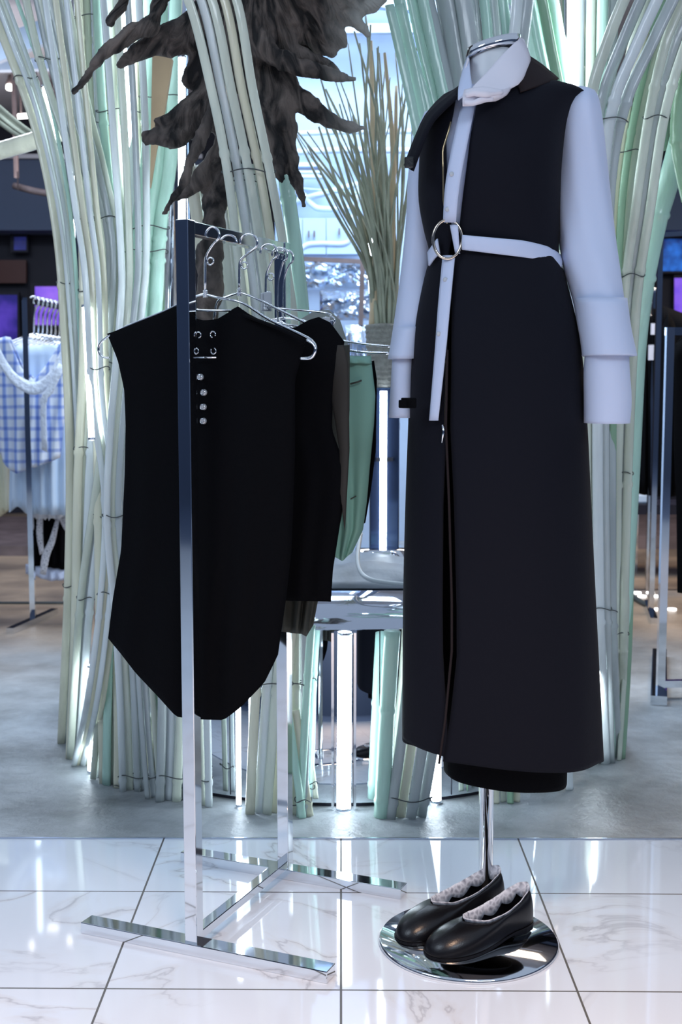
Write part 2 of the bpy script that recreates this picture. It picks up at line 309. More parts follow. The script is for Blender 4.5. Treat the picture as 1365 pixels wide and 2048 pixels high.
# ------------------------------------------------------------------ the setting
YB = 9.6
edgeY = GR(682, 1679).y
struct(mesh('floor_carpet', [(-7, -4.5, 0), (7, -4.5, 0), (7, -1.2, 0), (-7, -1.2, 0)], [[0, 1, 2, 3]], 'fascia', sm=False))
tl = mesh('floor', [(-7, -1.2, 0), (7, -1.2, 0), (7, edgeY-0.02, 0), (-7, edgeY+0.03, 0)], [[0, 1, 2, 3]], 'tile', sm=False); struct(tl)
cf = mesh('floor_concrete', [(-7, edgeY+0.03, 0), (7, edgeY-0.02, 0), (7, YB, 0), (-7, YB, 0)], [[0, 1, 2, 3]], 'concrete', sm=False); struct(cf)
ts = beam('trim_1', (-7, edgeY+0.028, 0.001), (7, edgeY-0.022, 0.001), 0.004, 0.004, 'dull_chrome'); struct(ts)
struct(boxes('ceiling', [((0, 6.9, 3.06), (14, 5.6, 0.1))], 'ceil'))
struct(boxes('wall_back', [((0, YB+0.05, 1.5), (14, 0.1, 3.0))], 'dark'))
struct(boxes('wall_left', [((-7.05, 2.6, 1.5), (0.1, 14.2, 3.0))], 'fascia')); struct(boxes('wall_right', [((7.05, 2.6, 1.5), (0.1, 14.2, 3.0))], 'fascia'))
struct(boxes('wall_front', [((0, -4.55, 1.5), (14, 0.1, 3.0))], 'fascia'))
a, b = P(0, 462, YB-0.3), P(0, 322, YB-0.3)
struct(boxes('trim_2', [((-4, YB-0.2, (a.z+b.z)/2), (6, 0.3, b.z-a.z))], 'fascia')); struct(boxes('trim_3', [((4.2, YB-0.2, (a.z+b.z)/2), (6, 0.3, b.z-a.z))], 'fascia'))
struct(boxes('trim_4', [((-4, YB-0.37, b.z+0.02), (6, 0.03, 0.03))], 'ceil'))
# centre partition wall pale blue
WY = 6.2
x0, x1 = P(548, 0, WY).x, P(905, 0, WY).x
struct(boxes('wall_partition', [(((x0+x1)/2, WY+0.06, 1.475), (x1-x0, 0.1, 2.95))], 'bluewall'))
# cove / ceiling bands in the middle
def flat(name, pts, Y, m, thick=0.04, parent=None):
    f = [P(x, y, Y) for x, y in pts]; n = len(f); bk = [v+Vector((0, thick, 0)) for v in f]
    fs = [list(range(n)), list(range(n, 2*n))[::-1]]+[[i, (i+1) % n, n+(i+1) % n, n+i] for i in range(n)]
    return mesh(name, f+bk, fs, m, parent, sm=False)
tr = thing('ceiling_truss', 'white steel truss crossing the pale blue wall high behind the driftwood', 'truss', P(740, 40, 5.9))
beam('chord', P(560, -15, 5.9), P(900, 20, 5.9), 0.05, 0.05, 'paint', tr); beam('chord', P(560, 60, 5.9), P(900, 57, 5.9), 0.04, 0.04, 'paint', tr)
for x in (690, 785, 865): beam('strut', P(x, 5, 5.92), P(x+14, 58, 5.92), 0.035, 0.035, 'paint', tr)
def duct(label, pts, r, Y, n=12, m='paint'):
    o = tube('duct_pipe', smooth([P(x, y, Y) for x, y in pts], 6), r*Y/F, m, n=n); return tag(o, label, 'pipe')
duct('white pipe with rounded bends below the driftwood, left of the rope-bound reeds', [(560, 372), (600, 385), (625, 410), (645, 418), (700, 415), (715, 395), (716, 370), (680, 378), (600, 400), (560, 408)], 6, 6.05)
duct('upper straight white conduit running behind the fanned reeds', [(560, 268), (700, 264), (900, 262)], 5, 6.05)
duct('lower straight white conduit running behind the fanned reeds', [(560, 306), (700, 300), (900, 303)], 6, 6.05)
duct('thin mint conduit crossing the pale wall', [(590, 376), (700, 385), (770, 392)], 2, 6.0, m='mintb')
duct('white pipe bent around the cabinet doors behind the rack', [(585, 520), (610, 492), (640, 487), (690, 487), (700, 470), (702, 430)], 5, 6.0)
sk = thing('skylight', 'row of white framed openings on the pale wall under the straight conduits', 'vent', P(620, 340, 6.1))
boxes('frame', [((P(x, 345, 6.05)), (0.12, 0.05, 0.012)) for x in (615,)]+[(P(600, 330, 6.05), (0.2, 0.04, 0.02)), (P(600, 352, 6.05), (0.22, 0.04, 0.02)), (P(556, 341, 6.05), (0.02, 0.04, 0.05)), (P(644, 341, 6.05), (0.02, 0.04, 0.05))], 'paint', sk)
boxes('opening', [(P(600, 341, 6.07), (0.19, 0.02, 0.035))], 'dull_chrome', sk)
cb = thing('wall_cabinet', 'pale blue wall cabinet with four small dark handles behind the rack', 'cabinet', P(640, 505, 6.0))
doors = []
for xa, xb in ((560, 605), (606, 652), (654, 725)):
    doors.append(flat('door', [(xa, 436), (xb, 436), (xb, 508), (xa, 508)], 6.0, 'bluewall', 0.1, cb))
for x in (618, 629, 679): boxes('handle', [(P(x, 468 if x < 650 else 463, 5.985), (0.007, 0.02, 0.028))], 'rust', doors[0 if x < 606 else 1 if x < 653 else 2])
# foil wrapped band
def foil(label, x0, x1, y0, y1, Y, seed, amp=0.05):
    vs = []; nx, ny = 34, 16
    for j in range(ny):
        for i in range(nx):
            p = P(lerp(x0, x1, i/(nx-1)), lerp(y0, y1, j/(ny-1)), Y); q = noise.noise(Vector((p.x*14+seed, 0, p.z*22)))*amp
            edge = min(1, min(i, nx-1-i, j, ny-1-j)/2); vs.append(p+Vector((0, -abs(q)*2*edge-0.02*edge, q*0.6*edge)))
    k = len(vs)
    vs += [Vector((v.x, Y+0.06, v.z)) for v in vs]
    fs = [[j*nx+i, j*nx+i+1, (j+1)*nx+i+1, (j+1)*nx+i] for j in range(ny-1) for i in range(nx-1)]
    fs += [[k+a for a in f][::-1] for f in fs]
    bd = [i for i in range(nx)]+[j*nx+nx-1 for j in range(1, ny)]+[(ny-1)*nx+i for i in range(nx-2, -1, -1)]+[j*nx for j in range(ny-2, 0, -1)]
    for a, b in zip(bd, bd[1:]+bd[:1]): fs.append([a, b, k+b, k+a])
    return tag(mesh('foil_duct', vs, fs, 'foil', sm=False), label, 'duct')
foil('crumpled silver foil duct directly under the wall cabinet', 548, 745, 522, 578, 5.9, 1)
foil('crumpled silver foil duct in the lowest row above the green trousers', 640, 745, 582, 640, 5.8, 5)
foil('dim crumpled silver foil sheet behind the reed pot', 690, 800, 650, 860, 5.6, 9, 0.08)
tag(beam('steel_beam', P(562, 516, 5.85), P(735, 524, 5.85), 0.02, 0.02, 'rust'), 'horizontal rusty rail under the cabinet', 'rail')
tag(beam('steel_beam', P(727, 470, 5.6), P(722, 650, 5.6), 0.018, 0.02, 'rust'), 'upright rusty brown post left of the rope-bound reeds', 'post')
# screens
def scr(label, pts, m, Y=YB-0.12):
    t = thing('video_screen', label, 'screen', P(pts[0][0], pts[2][1], Y+0.03)); flat('display', pts, Y, m, 0.02, t)
    xs = [p[0] for p in pts]; ys = [p[1] for p in pts]; a, b = P(min(xs), max(ys), Y+0.03), P(max(xs), min(ys), Y+0.03)
    boxes('bezel', [((a+b)/2, (abs(b.x-a.x)+0.04, 0.05, abs(b.z-a.z)+0.04))], 'dark', t); return t
def rect(x0, y0, x1, y1): return [(x0, y0), (x1, y0), (x1, y1), (x0, y1)]
scr('bright purple screen glowing above the left hanger rail', rect(70, 573, 190, 650), 'scr_purple')
scr('violet screen at the far left edge beside the plaid dress', rect(-80, 590, 34, 740), 'scr_violet')
scr('dark screen with faint blue spots under the blue fascia on the left', rect(28, 474, 52, 500), 'scr_dim')
tag(flat('copper_panel', rect(-60, 520, 52, 566), YB-0.1, 'copper', 0.04), 'dark copper-red panel on the left back wall', 'panel')
scr('blue patterned screen behind the top rail of the right rack', rect(1318, 478, 1420, 542), 'scr_blue')
scr('dim blue screen highest on the right back wall', rect(1326, 437, 1420, 468), 'scr_dim')
scr('purple screen low at the right edge above the black clothes', rect(1350, 556, 1420, 645), 'scr_purple')
scr('narrow violet screen between green bamboo and right chrome post', rect(1295, 485, 1313, 560), 'scr_violet')
# ceiling lamps, hanging rods left
for i, (x, y, w, lab) in enumerate([(20, 169, 8, 'small round ceiling spotlight at the left edge, glowing white'), (101, 180, 7, 'tall narrow ceiling spotlight left of the bamboo')]):
    t = thing('ceiling_lamp', lab, 'lamp', P(x, y, 8.4)); p = P(x, y, 8.4)
    tube('lamp_head', [p+Vector((0, 0.06, 0.06)), p], w*8.4/F, 'rust', t, 16); tube('diffuser', [p+Vector((0, -0.004, -0.01)), p+Vector((0, -0.012, -0.03))], w*0.9*8.4/F, 'lamp', t, 16)
    tube('rod', [p+Vector((0, 0.04, 0.06)), Vector((p.x, p.y+0.04, 3.01))], 0.008, 'rust', t)
t = thing('linear_lamp', 'horizontal white tube lamp hanging under the left ceiling', 'lamp', P(60, 232, 8.2))
tube('tube_bulb', [P(36, 233, 8.2), P(78, 230, 8.2)], 0.016, 'lamp', t); 
for x in (42, 74): tube('rod', [P(x, 231, 8.2), Vector((P(x, 231, 8.2).x, 8.2, 3.01))], 0.006, 'rust', t)
for x, la in ((33, 'dark ceiling suspension rod near the left edge'), (116, 'dark ceiling suspension rod beside the bamboo')):
    p = P(x, 355 if x < 50 else 250, 7.6); tag(beam('ceiling_rod', p, (p.x, p.y, 3.01), 0.024, 0.024, 'rust'), la, 'rod')
t = thing('ceiling_joist', 'white joist sloping across the upper left corner', 'beam', P(60, 80, 6.9)); beam('board', P(-30, 112, 6.9), P(150, 40, 6.9), 0.05, 0.12, 'paint', t)
tag(beam('ceiling_joist', P(-30, 132, 7.2), P(150, 128, 7.2), 0.06, 0.06, 'paint'), 'level pale joist below the sloping one, upper left', 'beam')
tag(tubes('hanging_branch', [(smooth([P(30, 372, 7.4), P(60, 380, 7.3), P(90, 386, 7.3), P(150, 396, 7.2)], 4), [0.02]*13)]+[([P(x, 380, 7.3), Vector((P(x, 380, 7.3).x, 7.3, 3.01))], 0.004) for x in (36, 112)], 'rust'), 'thin dark branch hung on cords before the blue fascia, left', 'branch')
# ------------------------------------------------------------------ mirrored plinth and column cores
CX, CY, CR = 0.0, 3.57, 0.70
PZ = P(682, 1258, CY-CR).z
pl = thing('mirrored_plinth', 'round mirror-clad plinth standing on the concrete behind the chrome rack', 'plinth', (CX, CY, 0))
rows = [(CR, 0.012), (CR, PZ-0.004), (CR-0.002, PZ)]
def lathe(name, rows, c, m, parent=None, n=96, caps=(False, False)):
    vs = [(c[0]+r*math.cos(2*PI*k/n), c[1]+r*math.sin(2*PI*k/n), z) for r, z in rows for k in range(n)]
    fs = [[i*n+k, i*n+(k+1) % n, (i+1)*n+(k+1) % n, (i+1)*n+k] for i in range(len(rows)-1) for k in range(n)]
    if caps[0]: fs.append(list(range(n)))
    if caps[1]: fs.append([(len(rows)-1)*n+k for k in range(n)])
    return mesh(name, vs, fs, m, parent)
lathe('mirror_skin', rows, (CX, CY), 'mirror', pl)
M['top'] = mat('polished_top', (0.62, 0.66, 0.74), 0.05, 0.9)
o = lathe('top_plate', [(CR-0.002, PZ-0.02), (CR, PZ)], (CX, CY), 'top', pl, caps=(True, True))
lathe('foot_rim', [(CR-0.012, 0.0), (CR-0.012, 0.02)], (CX, CY), 'dark', pl)
for k in range(12):
    a = -PI/2 + (k-5.5)*0.26; x, y = CX+(CR+0.0005)*math.cos(a), CY+(CR+0.0005)*math.sin(a)
    tube('panel_joint', [(x, y, 0.015), (x, y, PZ-0.005)], 0.0012, 'dark', pl, 5)
for px, r, lab in ((268, 0.155, 'slim mirrored column buried in the left bamboo clump'), (1085, 0.16, 'slim mirrored column buried in the right bamboo clump')):
    Y = 3.42; x = P(px, 700, Y).x
    tag(cyl('mirrored_column', (x, Y), r, PZ+0.001, 3.0, 'mirror', n=48), lab, 'column')
# crumpled silver cloth + things on the plinth top
vs = []; nx, ny = 44, 18
for j in range(ny):
    for i in range(nx):
        u, v = i/(nx-1), j/(ny-1); p = Vector((lerp(-0.16, 0.34, u), lerp(3.42, 4.0, v), PZ+0.004))
        e = min(1, min(u, 1-u)*6)*min(1, min(v, 1-v)*6); p.z += e*(0.035+0.05*abs(noise.noise(Vector((p.x*7, p.y*7, 3))))); vs.append(p)
fs = [[j*nx+i, j*nx+i+1, (j+1)*nx+i+1, (j+1)*nx+i] for j in range(ny-1) for i in range(nx-1)]
tag(mesh('crumpled_cloth', vs, fs, 'rock', solid=0.004, off=1), 'crumpled grey silvery cloth lying on the plinth top', 'cloth')
def led(label, a, b, r=0.008, fixture=True, ends='dull_chrome'):
    a, b = Vector(a), Vector(b); t = thing('light_tube', label, 'lamp', a if a.z < b.z else b)
    tube('glow_tube', [a, b], r, 'led', t, 12)
    d = (b-a).normalized()
    tube('end_cap', [a-d*0.0, a+d*0.006], r*1.1, ends, t, 12); tube('end_cap', [b-d*0.006, b], r*1.1, ends, t, 12)
    return t
def YC(px, r=0.76):
    u = (px-PXC)/F; A = 1+u*u; B = -2*CY; C = CY*CY-r*r; D = B*B-4*A*C
    return (-B-math.sqrt(D))/(2*A) if D > 0 else -B/(2*A)
ly = CY-CR-0.02
t = led('widest upright light tube on the front of the mirrored plinth', (P(688, 1640, ly).x, ly, 0.003), (P(690, 1262, ly).x, ly, PZ-0.003), 0.0165)
x = P(688, 1500, ly).x
boxes('side_rail', [((x-0.026, ly+0.004, PZ/2), (0.006, 0.012, PZ-0.01))], 'chrome', t); boxes('side_rail', [((x+0.026, ly+0.004, PZ/2), (0.006, 0.012, PZ-0.01))], 'chrome', t)
led('thin upright light tube standing left of the front bamboo', (P(478, 1620, 2.87).x, 2.87, 0.003), (P(477, 1430, 2.87).x, 2.87, 0.43), 0.006)
led('upright light tube at the plinth between pale canes and the mannequin stand', (P(873, 1630, 2.9).x, 2.9, 0.003), (P(870, 1320, 2.9).x, 2.9, 0.42), 0.012)
led('tall light tube rising above the rack post behind the driftwood', P(364, 620, 2.92), P(364, 110, 2.92), 0.0085)
led('bright vertical light tube in the upper right bamboo', P(1148, 400, 3.05), P(1146, -60, 3.05), 0.0135)
led('light tube hidden among the canes of the left clump', P(186, 880, 2.99), P(172, 610, 3.02), 0.010)
led('light tube glowing at the outer left flank of the canes', P(141, 640, 3.42), P(92, 170, 3.42), 0.011)
led('light tube low in the left clump of canes', P(184, 1545, 3.12), P(184, 1330, 3.12), 0.011)
led('light tube high in the left clump left of the driftwood', P(262, 600, 3.15), P(252, -60, 3.15), 0.008)
led('light tube glowing behind the canes fanned across the driftwood', P(520, 640, 2.93), P(500, 430, 2.93), 0.012)
led('light tube glowing at the mannequin collar side', P(878, 250, 3.1), P(868, 120, 3.1), 0.012)
led('light tube glowing between the lower right canes', P(1196, 1520, 3.1), P(1196, 1150, 3.12), 0.008)
led('light tube glowing in the right clump beside the shirt sleeve', P(1225, 640, 3.2), P(1240, 250, 3.2), 0.007)
led('light tube beside the rusty post above the rope', P(746, 590, 4.4), P(741, 440, 4.4), 0.013)
# pedestal with reeds
RY = 3.75
pd = thing('glass_pedestal', 'dark glass pedestal with a light tube holding up the reeds', 'pedestal', (P(765, 1080, RY).x, RY, PZ+0.045))
bx = P(768, 1080, RY).x; zt = P(768, 775, RY).z
cyl('base', (bx, RY), 0.085, PZ+0.001, PZ+0.075, 'chrome', pd, 32); boxes('body', [((bx, RY, (PZ+0.07+zt)/2), (0.088, 0.088, zt-PZ-0.07))], 'smoke', pd, 0.004)
tube('glow_tube', [(bx-0.004, RY-0.056, PZ+0.04), (bx-0.004, RY-0.056, zt-0.01)], 0.010, 'led', pd, 12)
boxes('bracket', [((bx, RY-0.05, lerp(PZ, zt, 0.62)), (0.05, 0.02, 0.012))], 'dull_chrome', pd)
tag(tube('power_cable', smooth([P(722, 1066, 3.45), P(716, 1110, 3.35), P(720, 1140, 3.27), P(738, 1158, 3.2), P(780, 1166, 3.17), P(860, 1172, 3.12)], 5), 0.006, 'cable', n=8), 'grey cable curving across the crumpled cloth on the plinth', 'cable')
rd = thing('reed_sheaf', 'rope-bound sheaf of dry reeds fanning out behind the mannequin sleeve', 'dried plants', (bx, RY, zt))
vs = []; n = 36
prof = []
zb, zm = P(770, 785, RY).z, P(770, 650, RY).z
for i in range(60):
    z = lerp(zb, zm, i/59); rr = interp([(0, 26), (0.3, 26), (0.45, 33), (1, 37)], i/59)*RY/F; prof.append((rr+0.0035*abs(math.sin(i/59*PI*14)), z))
prof.append((0.02, zm+0.005)); lathe('rope_wrap', [(0.01, zb-0.001)]+prof, (bx, RY), 'rope', rd, 36)
rnd = random.Random(3)
for k in range(52):
    u = (k+0.5)/52; x0 = 770+rnd.uniform(-26, 26); tx = lerp(590, 835, u)+rnd.uniform(-12, 12); ty = rnd.uniform(20, 250) if u > 0.45 else rnd.uniform(150, 330)
    if u < 0.1: ty = rnd.uniform(230, 300)
    dy = rnd.uniform(-0.25, 0.3); bend = rnd.uniform(-15, 25)
    p = [P(x0, 665, RY+rnd.uniform(-0.03, 0.03)), P(lerp(x0, tx, 0.16)+8, lerp(665, ty, 0.3), RY+dy*0.15), P(lerp(x0, tx, 0.5)+bend, lerp(665, ty, 0.65), RY+dy*0.5), P(tx, ty, RY+dy)]
    tan = k in (33, 38, 41); r0 = rnd.uniform(0.003, 0.007)*(1.9 if tan else 1)
    pts = smooth(p, 5); tube('reed_stalk', pts, [r0*lerp(1.3, 0.4, i/(len(pts)-1)) for i in range(len(pts))], 'reedtan' if tan else 'reed', rd, 6)
# ------------------------------------------------------------------ bamboo
def cane(pts, w, m, parent, kind, nodes, rnd, rot=0.0):
    """pts world; w half width m"""
    pts = smooth(pts, 7 if len(pts) > 2 else 14); N = len(pts)
    if kind == 'strip': prof = [(-1, -0.08), (-0.92, 0.22), (-0.45, 0.42), (0.45, 0.42), (0.92, 0.22), (1, -0.08), (0.4, -0.05), (-0.4, -0.05)]
    else: prof = [(math.cos(2*PI*k/14), math.sin(2*PI*k/14)) for k in range(14)]
    out = []; L = [0]
    for i in range(1, N): L.append(L[-1]+(pts[i]-pts[i-1]).length)
    def at(s):
        for i in range(N-1):
            if s <= L[i+1]: return pts[i].lerp(pts[i+1], (s-L[i])/max(1e-9, L[i+1]-L[i]))
        return pts[-1]
    # node stations
    st = [(s, 1.0) for s in L]
    zs = []
    for zn in nodes:
        for i in range(N-1):
            za, zb = pts[i].z, pts[i+1].z
            if (za-zn)*(zb-zn) <= 0 and za != zb: zs.append(lerp(L[i], L[i+1], (zn-za)/(zb-za))); break
    st = [q for q in st if all(abs(q[0]-s) > 0.016 for s in zs)]
    nb = 1.18 if kind == 'strip' else 1.09
    for s in zs: st += [(s-0.010, 0.97), (s-0.004, nb), (s+0.002, nb), (s+0.009, 0.97)]
    st = sorted(q for q in st if 0 <= q[0] <= L[-1])
    vs = []; fs = []; n = len(prof)
    for s, k in st:
        p = at(s); t = (at(min(s+0.02, L[-1]))-at(max(s-0.02, 0))).normalized()
        sd = Vector((math.cos(rot), math.sin(rot), 0)); sd = (sd-t*sd.dot(t)).normalized(); nn = sd.cross(t)
        if nn.y > 0: nn = -nn
        for a, b in prof: vs.append(p+sd*a*w*k+nn*b*w*k)
    for i in range(len(st)-1):
        for k in range(n):
            a, b = i*n+k, i*n+(k+1) % n; fs.append([a, b, b+n, a+n])
    fs += [list(range(n)), [(len(st)-1)*n+k for k in range(n)][::-1]]
    o = mesh('cane', vs, fs, m, parent)
    o.data.polygons.foreach_set('use_smooth', [True]*len(o.data.polygons)); return o
BN = [0]
def bundle(label, path, n, w, mats, Y=None, sp=None, nodes=(), kind='strip', floor=False, group='bamboo canes wired round the plinth', dy=0.0, jit=0.15, tie=True):
    """path [(px,py[,spread px[,Y]])] from top to bottom"""
    BN[0] += 1; rnd = random.Random(BN[0]*13)
    path = [tuple(q) for q in path]
    if path[0][1] < -20 and len(path) > 1:
        q0, q1 = path[0], path[1]; k = 420/max(40, q1[1]-q0[1])
        path.insert(0, (q0[0]+(q0[0]-q1[0])*min(k, 3.0), q0[1]-420)+((q0[2]*1.15,) if len(q0) > 2 else ())+tuple(q0[3:]))
    def Yof(q): return (q[3] if len(q) > 3 else (Y if Y else YC(path[-1][0])))+dy
    base = P(path[-1][0], path[-1][1], Yof(path[-1]))
    if floor: base.z = 0.0
    single = n == 1
    t = thing('bamboo_bundle' if not single else 'bamboo_pole', label, 'bamboo', base)
    zn = [P(path[-1][0], y, Yof(path[-1])).z for y in nodes]
    if not nodes:
        z0 = rnd.uniform(0.1, 0.5); zn = [z0+0.36*k for k in range(7)]; tie = False
    cols = []
    for k in range(n):
        f = (k-(n-1)/2); pts = []; ph = rnd.uniform(0, 9)
        for i, q in enumerate(path):
            spr = q[2] if len(q) > 2 else w*1.9
            jx = rnd.uniform(-jit, jit)*w; p = P(q[0]+f*spr+jx, q[1], Yof(q)+(0.006 if k % 2 else -0.006))
            pts.append(p)
        if floor: pts[-1].z = 0.001
        pts = pts[::-1]; cols.append(pts)
        sc = (pts[0].y)/F
        o = cane(pts, w*sc, mats[(k+BN[0]) % len(mats)] if isinstance(mats, (list, tuple)) else mats, t, kind, [z+rnd.uniform(-0.006, 0.006) for z in zn], rnd, rnd.uniform(-0.5, 0.5) if kind == 'strip' else 0)
    if tie and n > 1 and nodes:
        for yn in nodes:
            # wire loop around the bundle just above the node
            xs = [q[1] for q in path]; cx = sinterp([(q[1], q[0]) for q in path], yn-9); spr = interp([(q[1], (q[2] if len(q) > 2 else w*1.9)) for q in path], yn-9); yy = interp([(q[1], Yof(q)) for q in path], yn-9)
            c = P(cx, yn-9, yy); hw = (spr*(n-1)/2+w*1.25)*yy/F; hd = w*1.5*yy/F
            pts = [c+Vector((math.cos(a)*hw, math.sin(a)*hd, 0.004*math.sin(3*a+yn))) for a in [2*PI*i/28 for i in range(29)]]
            tube('wire_tie', pts, 0.0014, 'wire', t, 5, cap=False)
    return t
SG = ['sage', 'pale', 'sage', 'cream']; PL = ['pale', 'sage', 'greyb']; MT = ['mintb', 'mintb', 'pale']; GY = ['greyb', 'pale', 'greyb']
# back layer, left clump
bundle('three mint canes tied behind the driftwood, right part of the left clump', [(325, -40, 26, 3.2), (318, 300, 24, 3.15), (300, 460, 22, 3.1), (296, 700, 12, 3.0), (300, 1000, 10, 2.96)], 3, 14, 'mintb', nodes=(205, 465, 512))
bundle('two stout green culms upright behind the left clump', [(298, -40, 30, 3.25), (300, 600, 26, 3.22), (310, 1000, 24, 3.2)], 2, 15, 'green', kind='culm')
bundle('broad pale canes upright in the middle of the left clump', [(228, -50, 24, 3.18), (240, 240, 22, 3.16), (262, 480, 22, 3.13), (262, 700, 17, 3.1), (255, 1000, 14, 3.05), (240, 1300, 14, 3.02), (232, 1575, 12)], 4, 10, ['sage', 'pale', 'cream', 'mintb'], nodes=(232, 512, 1290), floor=True)
bundle('inner left canes running straight up past the driftwood tip', [(180, -50, 17, 3.22), (192, 250, 15, 3.2), (212, 520, 15, 3.15), (215, 760, 14, 3.1), (215, 1100, 13, 3.05), (225, 1560, 12)], 4, 8.5, ['pale', 'cream', 'sage'], nodes=(44, 258, 1040), floor=True)
bundle('tall white-lit canes on the outer left edge bending over left', [(-20, -30, 16, 3.4), (60, 180, 14, 3.4), (100, 320, 13, 3.38), (128, 480, 13, 3.34), (140, 640, 12, 3.3), (150, 900, 11, 3.28), (146, 1180, 11, 3.26), (134, 1520, 10)], 3, 8, ['pale', 'sage', 'cream'], nodes=(165, 575, 1180), floor=True)
bundle('thin mint canes leaning to the upper left corner', [(-10, -60, 22, 3.3), (45, 90, 20, 3.3), (88, 220, 16, 3.3), (130, 430, 11, 3.28), (150, 650, 9, 3.26), (166, 950, 8, 3.24)], 3, 4, ['pale', 'pale', 'mintb'])
bundle('double cane bending left with a node beside the hanging lamp', [(60, -60, 22, 3.2), (102, 125, 20, 3.2), (145, 270, 17, 3.18), (185, 400, 14, 3.15), (212, 520, 12, 3.12), (222, 700, 11, 3.08), (212, 900, 10, 3.05), (172, 1200, 10, 3.1), (150, 1535, 9)], 3, 7.5, ['pale', 'sage', 'greyb'], nodes=(128, 452, 735, 1205), floor=True)
bundle('slim crossing canes left of the driftwood with a mid-height wire', [(100, -40, 18, 3.12), (150, 190, 15, 3.12), (190, 340, 13, 3.1), (222, 500, 11, 3.06), (212, 730, 11, 3.03), (228, 900, 11, 3.0), (232, 1100, 11, 3.0), (222, 1300, 11, 3.02), (205, 1560, 12)], 4, 6.5, ['sage', 'pale', 'greyb', 'sage'], nodes=(445, 735, 1045, 1330), floor=True)
bundle('upright pair of cream canes topmost left of centre', [(155, -60, 30, 3.3), (166, 200, 20, 3.3), (182, 450, 18, 3.25), (182, 700, 14, 3.2), (168, 950, 12, 3.16), (160, 1250, 10, 3.2), (150, 1530, 10)], 3, 9, ['cream', 'sage', 'pale'], nodes=(445, 590, 905), floor=True)
bundle('canes crossing rightward beside the black top sleeve', [(115, -60, 22, 3.10), (146, 200, 18, 3.08), (172, 420, 14, 3.05), (190, 560, 12, 3.02), (200, 800, 10, 3.0), (225, 1000, 10, 2.98), (215, 1200, 10, 2.98), (190, 1400, 10, 3.0), (160, 1538, 9)], 4, 6, ['pale', 'cream'], nodes=(745, 1195))
bundle('canes leaning under the left arm of the black top', [(240, -60, 24, 3.12), (258, 250, 21, 3.08), (268, 500, 17, 3.04), (262, 620, 14, 2.99), (240, 850, 12, 2.96), (232, 1040, 12, 2.95), (250, 1240, 13, 2.95), (262, 1420, 14, 2.96), (268, 1592, 15)], 4, 7.5, ['sage', 'greyb', 'pale'], nodes=(1040, 1560), floor=True)
bundle('five short-noded canes below the black top hem', [(290, 1150, 12), (300, 1330, 12), (312, 1480, 13), (322, 1600, 13)], 5, 6, ['greyb', 'pale', 'sage', 'green'], nodes=(1335, 1565), floor=True)
bundle('pale slats standing left of the front rack post', [(250, 1150, 20), (262, 1400, 18), (262, 1585, 17)], 4, 9, ['pale', 'cream', 'sage'], nodes=(1580,), floor=True, dy=0.02)
bundle('wide flat slats directly behind the front rack post', [(352, 1150, 20), (352, 1400, 19), (346, 1613, 17)], 4, 9.5, ['pale', 'sage', 'greyb'], nodes=(1560,), floor=True)
bundle('pale slats just right of the front rack post', [(392, 1180, 17), (398, 1400, 16), (404, 1622, 15)], 3, 8, ['sage', 'pale'], nodes=(1566,), floor=True)
bundle('slanting slats at the right of the black top hem', [(560, 1150, 22, 2.8), (542, 1400, 20, 2.8), (525, 1640, 17)], 4, 10, ['sage', 'cream', 'pale'], nodes=(1376,), floor=True)
bundle('straight slats behind the rear rack post', [(590, 1180, 20), (592, 1400, 19), (590, 1640, 17)], 3, 10, ['sage', 'greyb', 'cream'], nodes=(1376, 1612), floor=True)
bundle('single mint cane leaning left of the wide light tube', [(622, 1250), (614, 1370), (600, 1640)], 1, 9, ['mintb'], nodes=(1350,), floor=True, kind='culm')
bundle('slat leaning right at the foot of the mint cane', [(585, 1420, 16), (600, 1540, 16), (612, 1640, 15)], 2, 8, ['cream', 'mintb'], nodes=(1608,), floor=True, dy=-0.01)
bundle('stout mint culm standing right of the wide light tube', [(783, 1262), (776, 1400), (764, 1640)], 1, 17, ['mintb'], nodes=(1420, 1600), floor=True, kind='culm')
bundle('four grey slats in front of the mannequin coat edge', [(862, 1150, 20, 2.85), (846, 1400, 22, 2.84), (812, 1662, 21, 2.83)], 4, 11, ['greyb', 'greyb', 'cream', 'greyb'], nodes=(1605,), floor=True, dy=-0.03)
bundle('short slats behind the mannequin pole', [(1000, 1500, 15), (1000, 1612, 14)], 6, 7, ['cream', 'sage', 'green'], floor=True)
bundle('short slats behind the black skirt hem', [(1098, 1400, 18), (1105, 1592, 17)], 5, 8, ['cream', 'pale'], floor=True)
# fan over the driftwood
bundle('five long cream slats fanned across the front of the driftwood', [(348, -140, 26, 2.50), (422, -10, 24, 2.50), (464, 180, 21, 2.52), (499, 350, 21, 2.56), (524, 520, 24, 2.64), (545, 700, 24, 2.72), (560, 1000, 22, 2.8)], 5, 8.5, ['sage', 'pale', 'sage', 'cream'], nodes=(352,), group=None)
bundle('cream slats closely packed behind the hanger hooks', [(440, 330, 24, 2.9), (470, 520, 25, 2.88), (486, 700, 25, 2.86)], 6, 13, ['sage', 'cream', 'greyb'], nodes=(375,))
bundle('pale mint pole slanting down right of the hanger rail', [(560, 250, 10, 2.9), (575, 380, 10, 2.9), (592, 520, 10, 2.9), (606, 660, 10, 2.9), (616, 900, 10, 2.9)], 1, 15, ['mintb'], nodes=(398,), kind='culm')
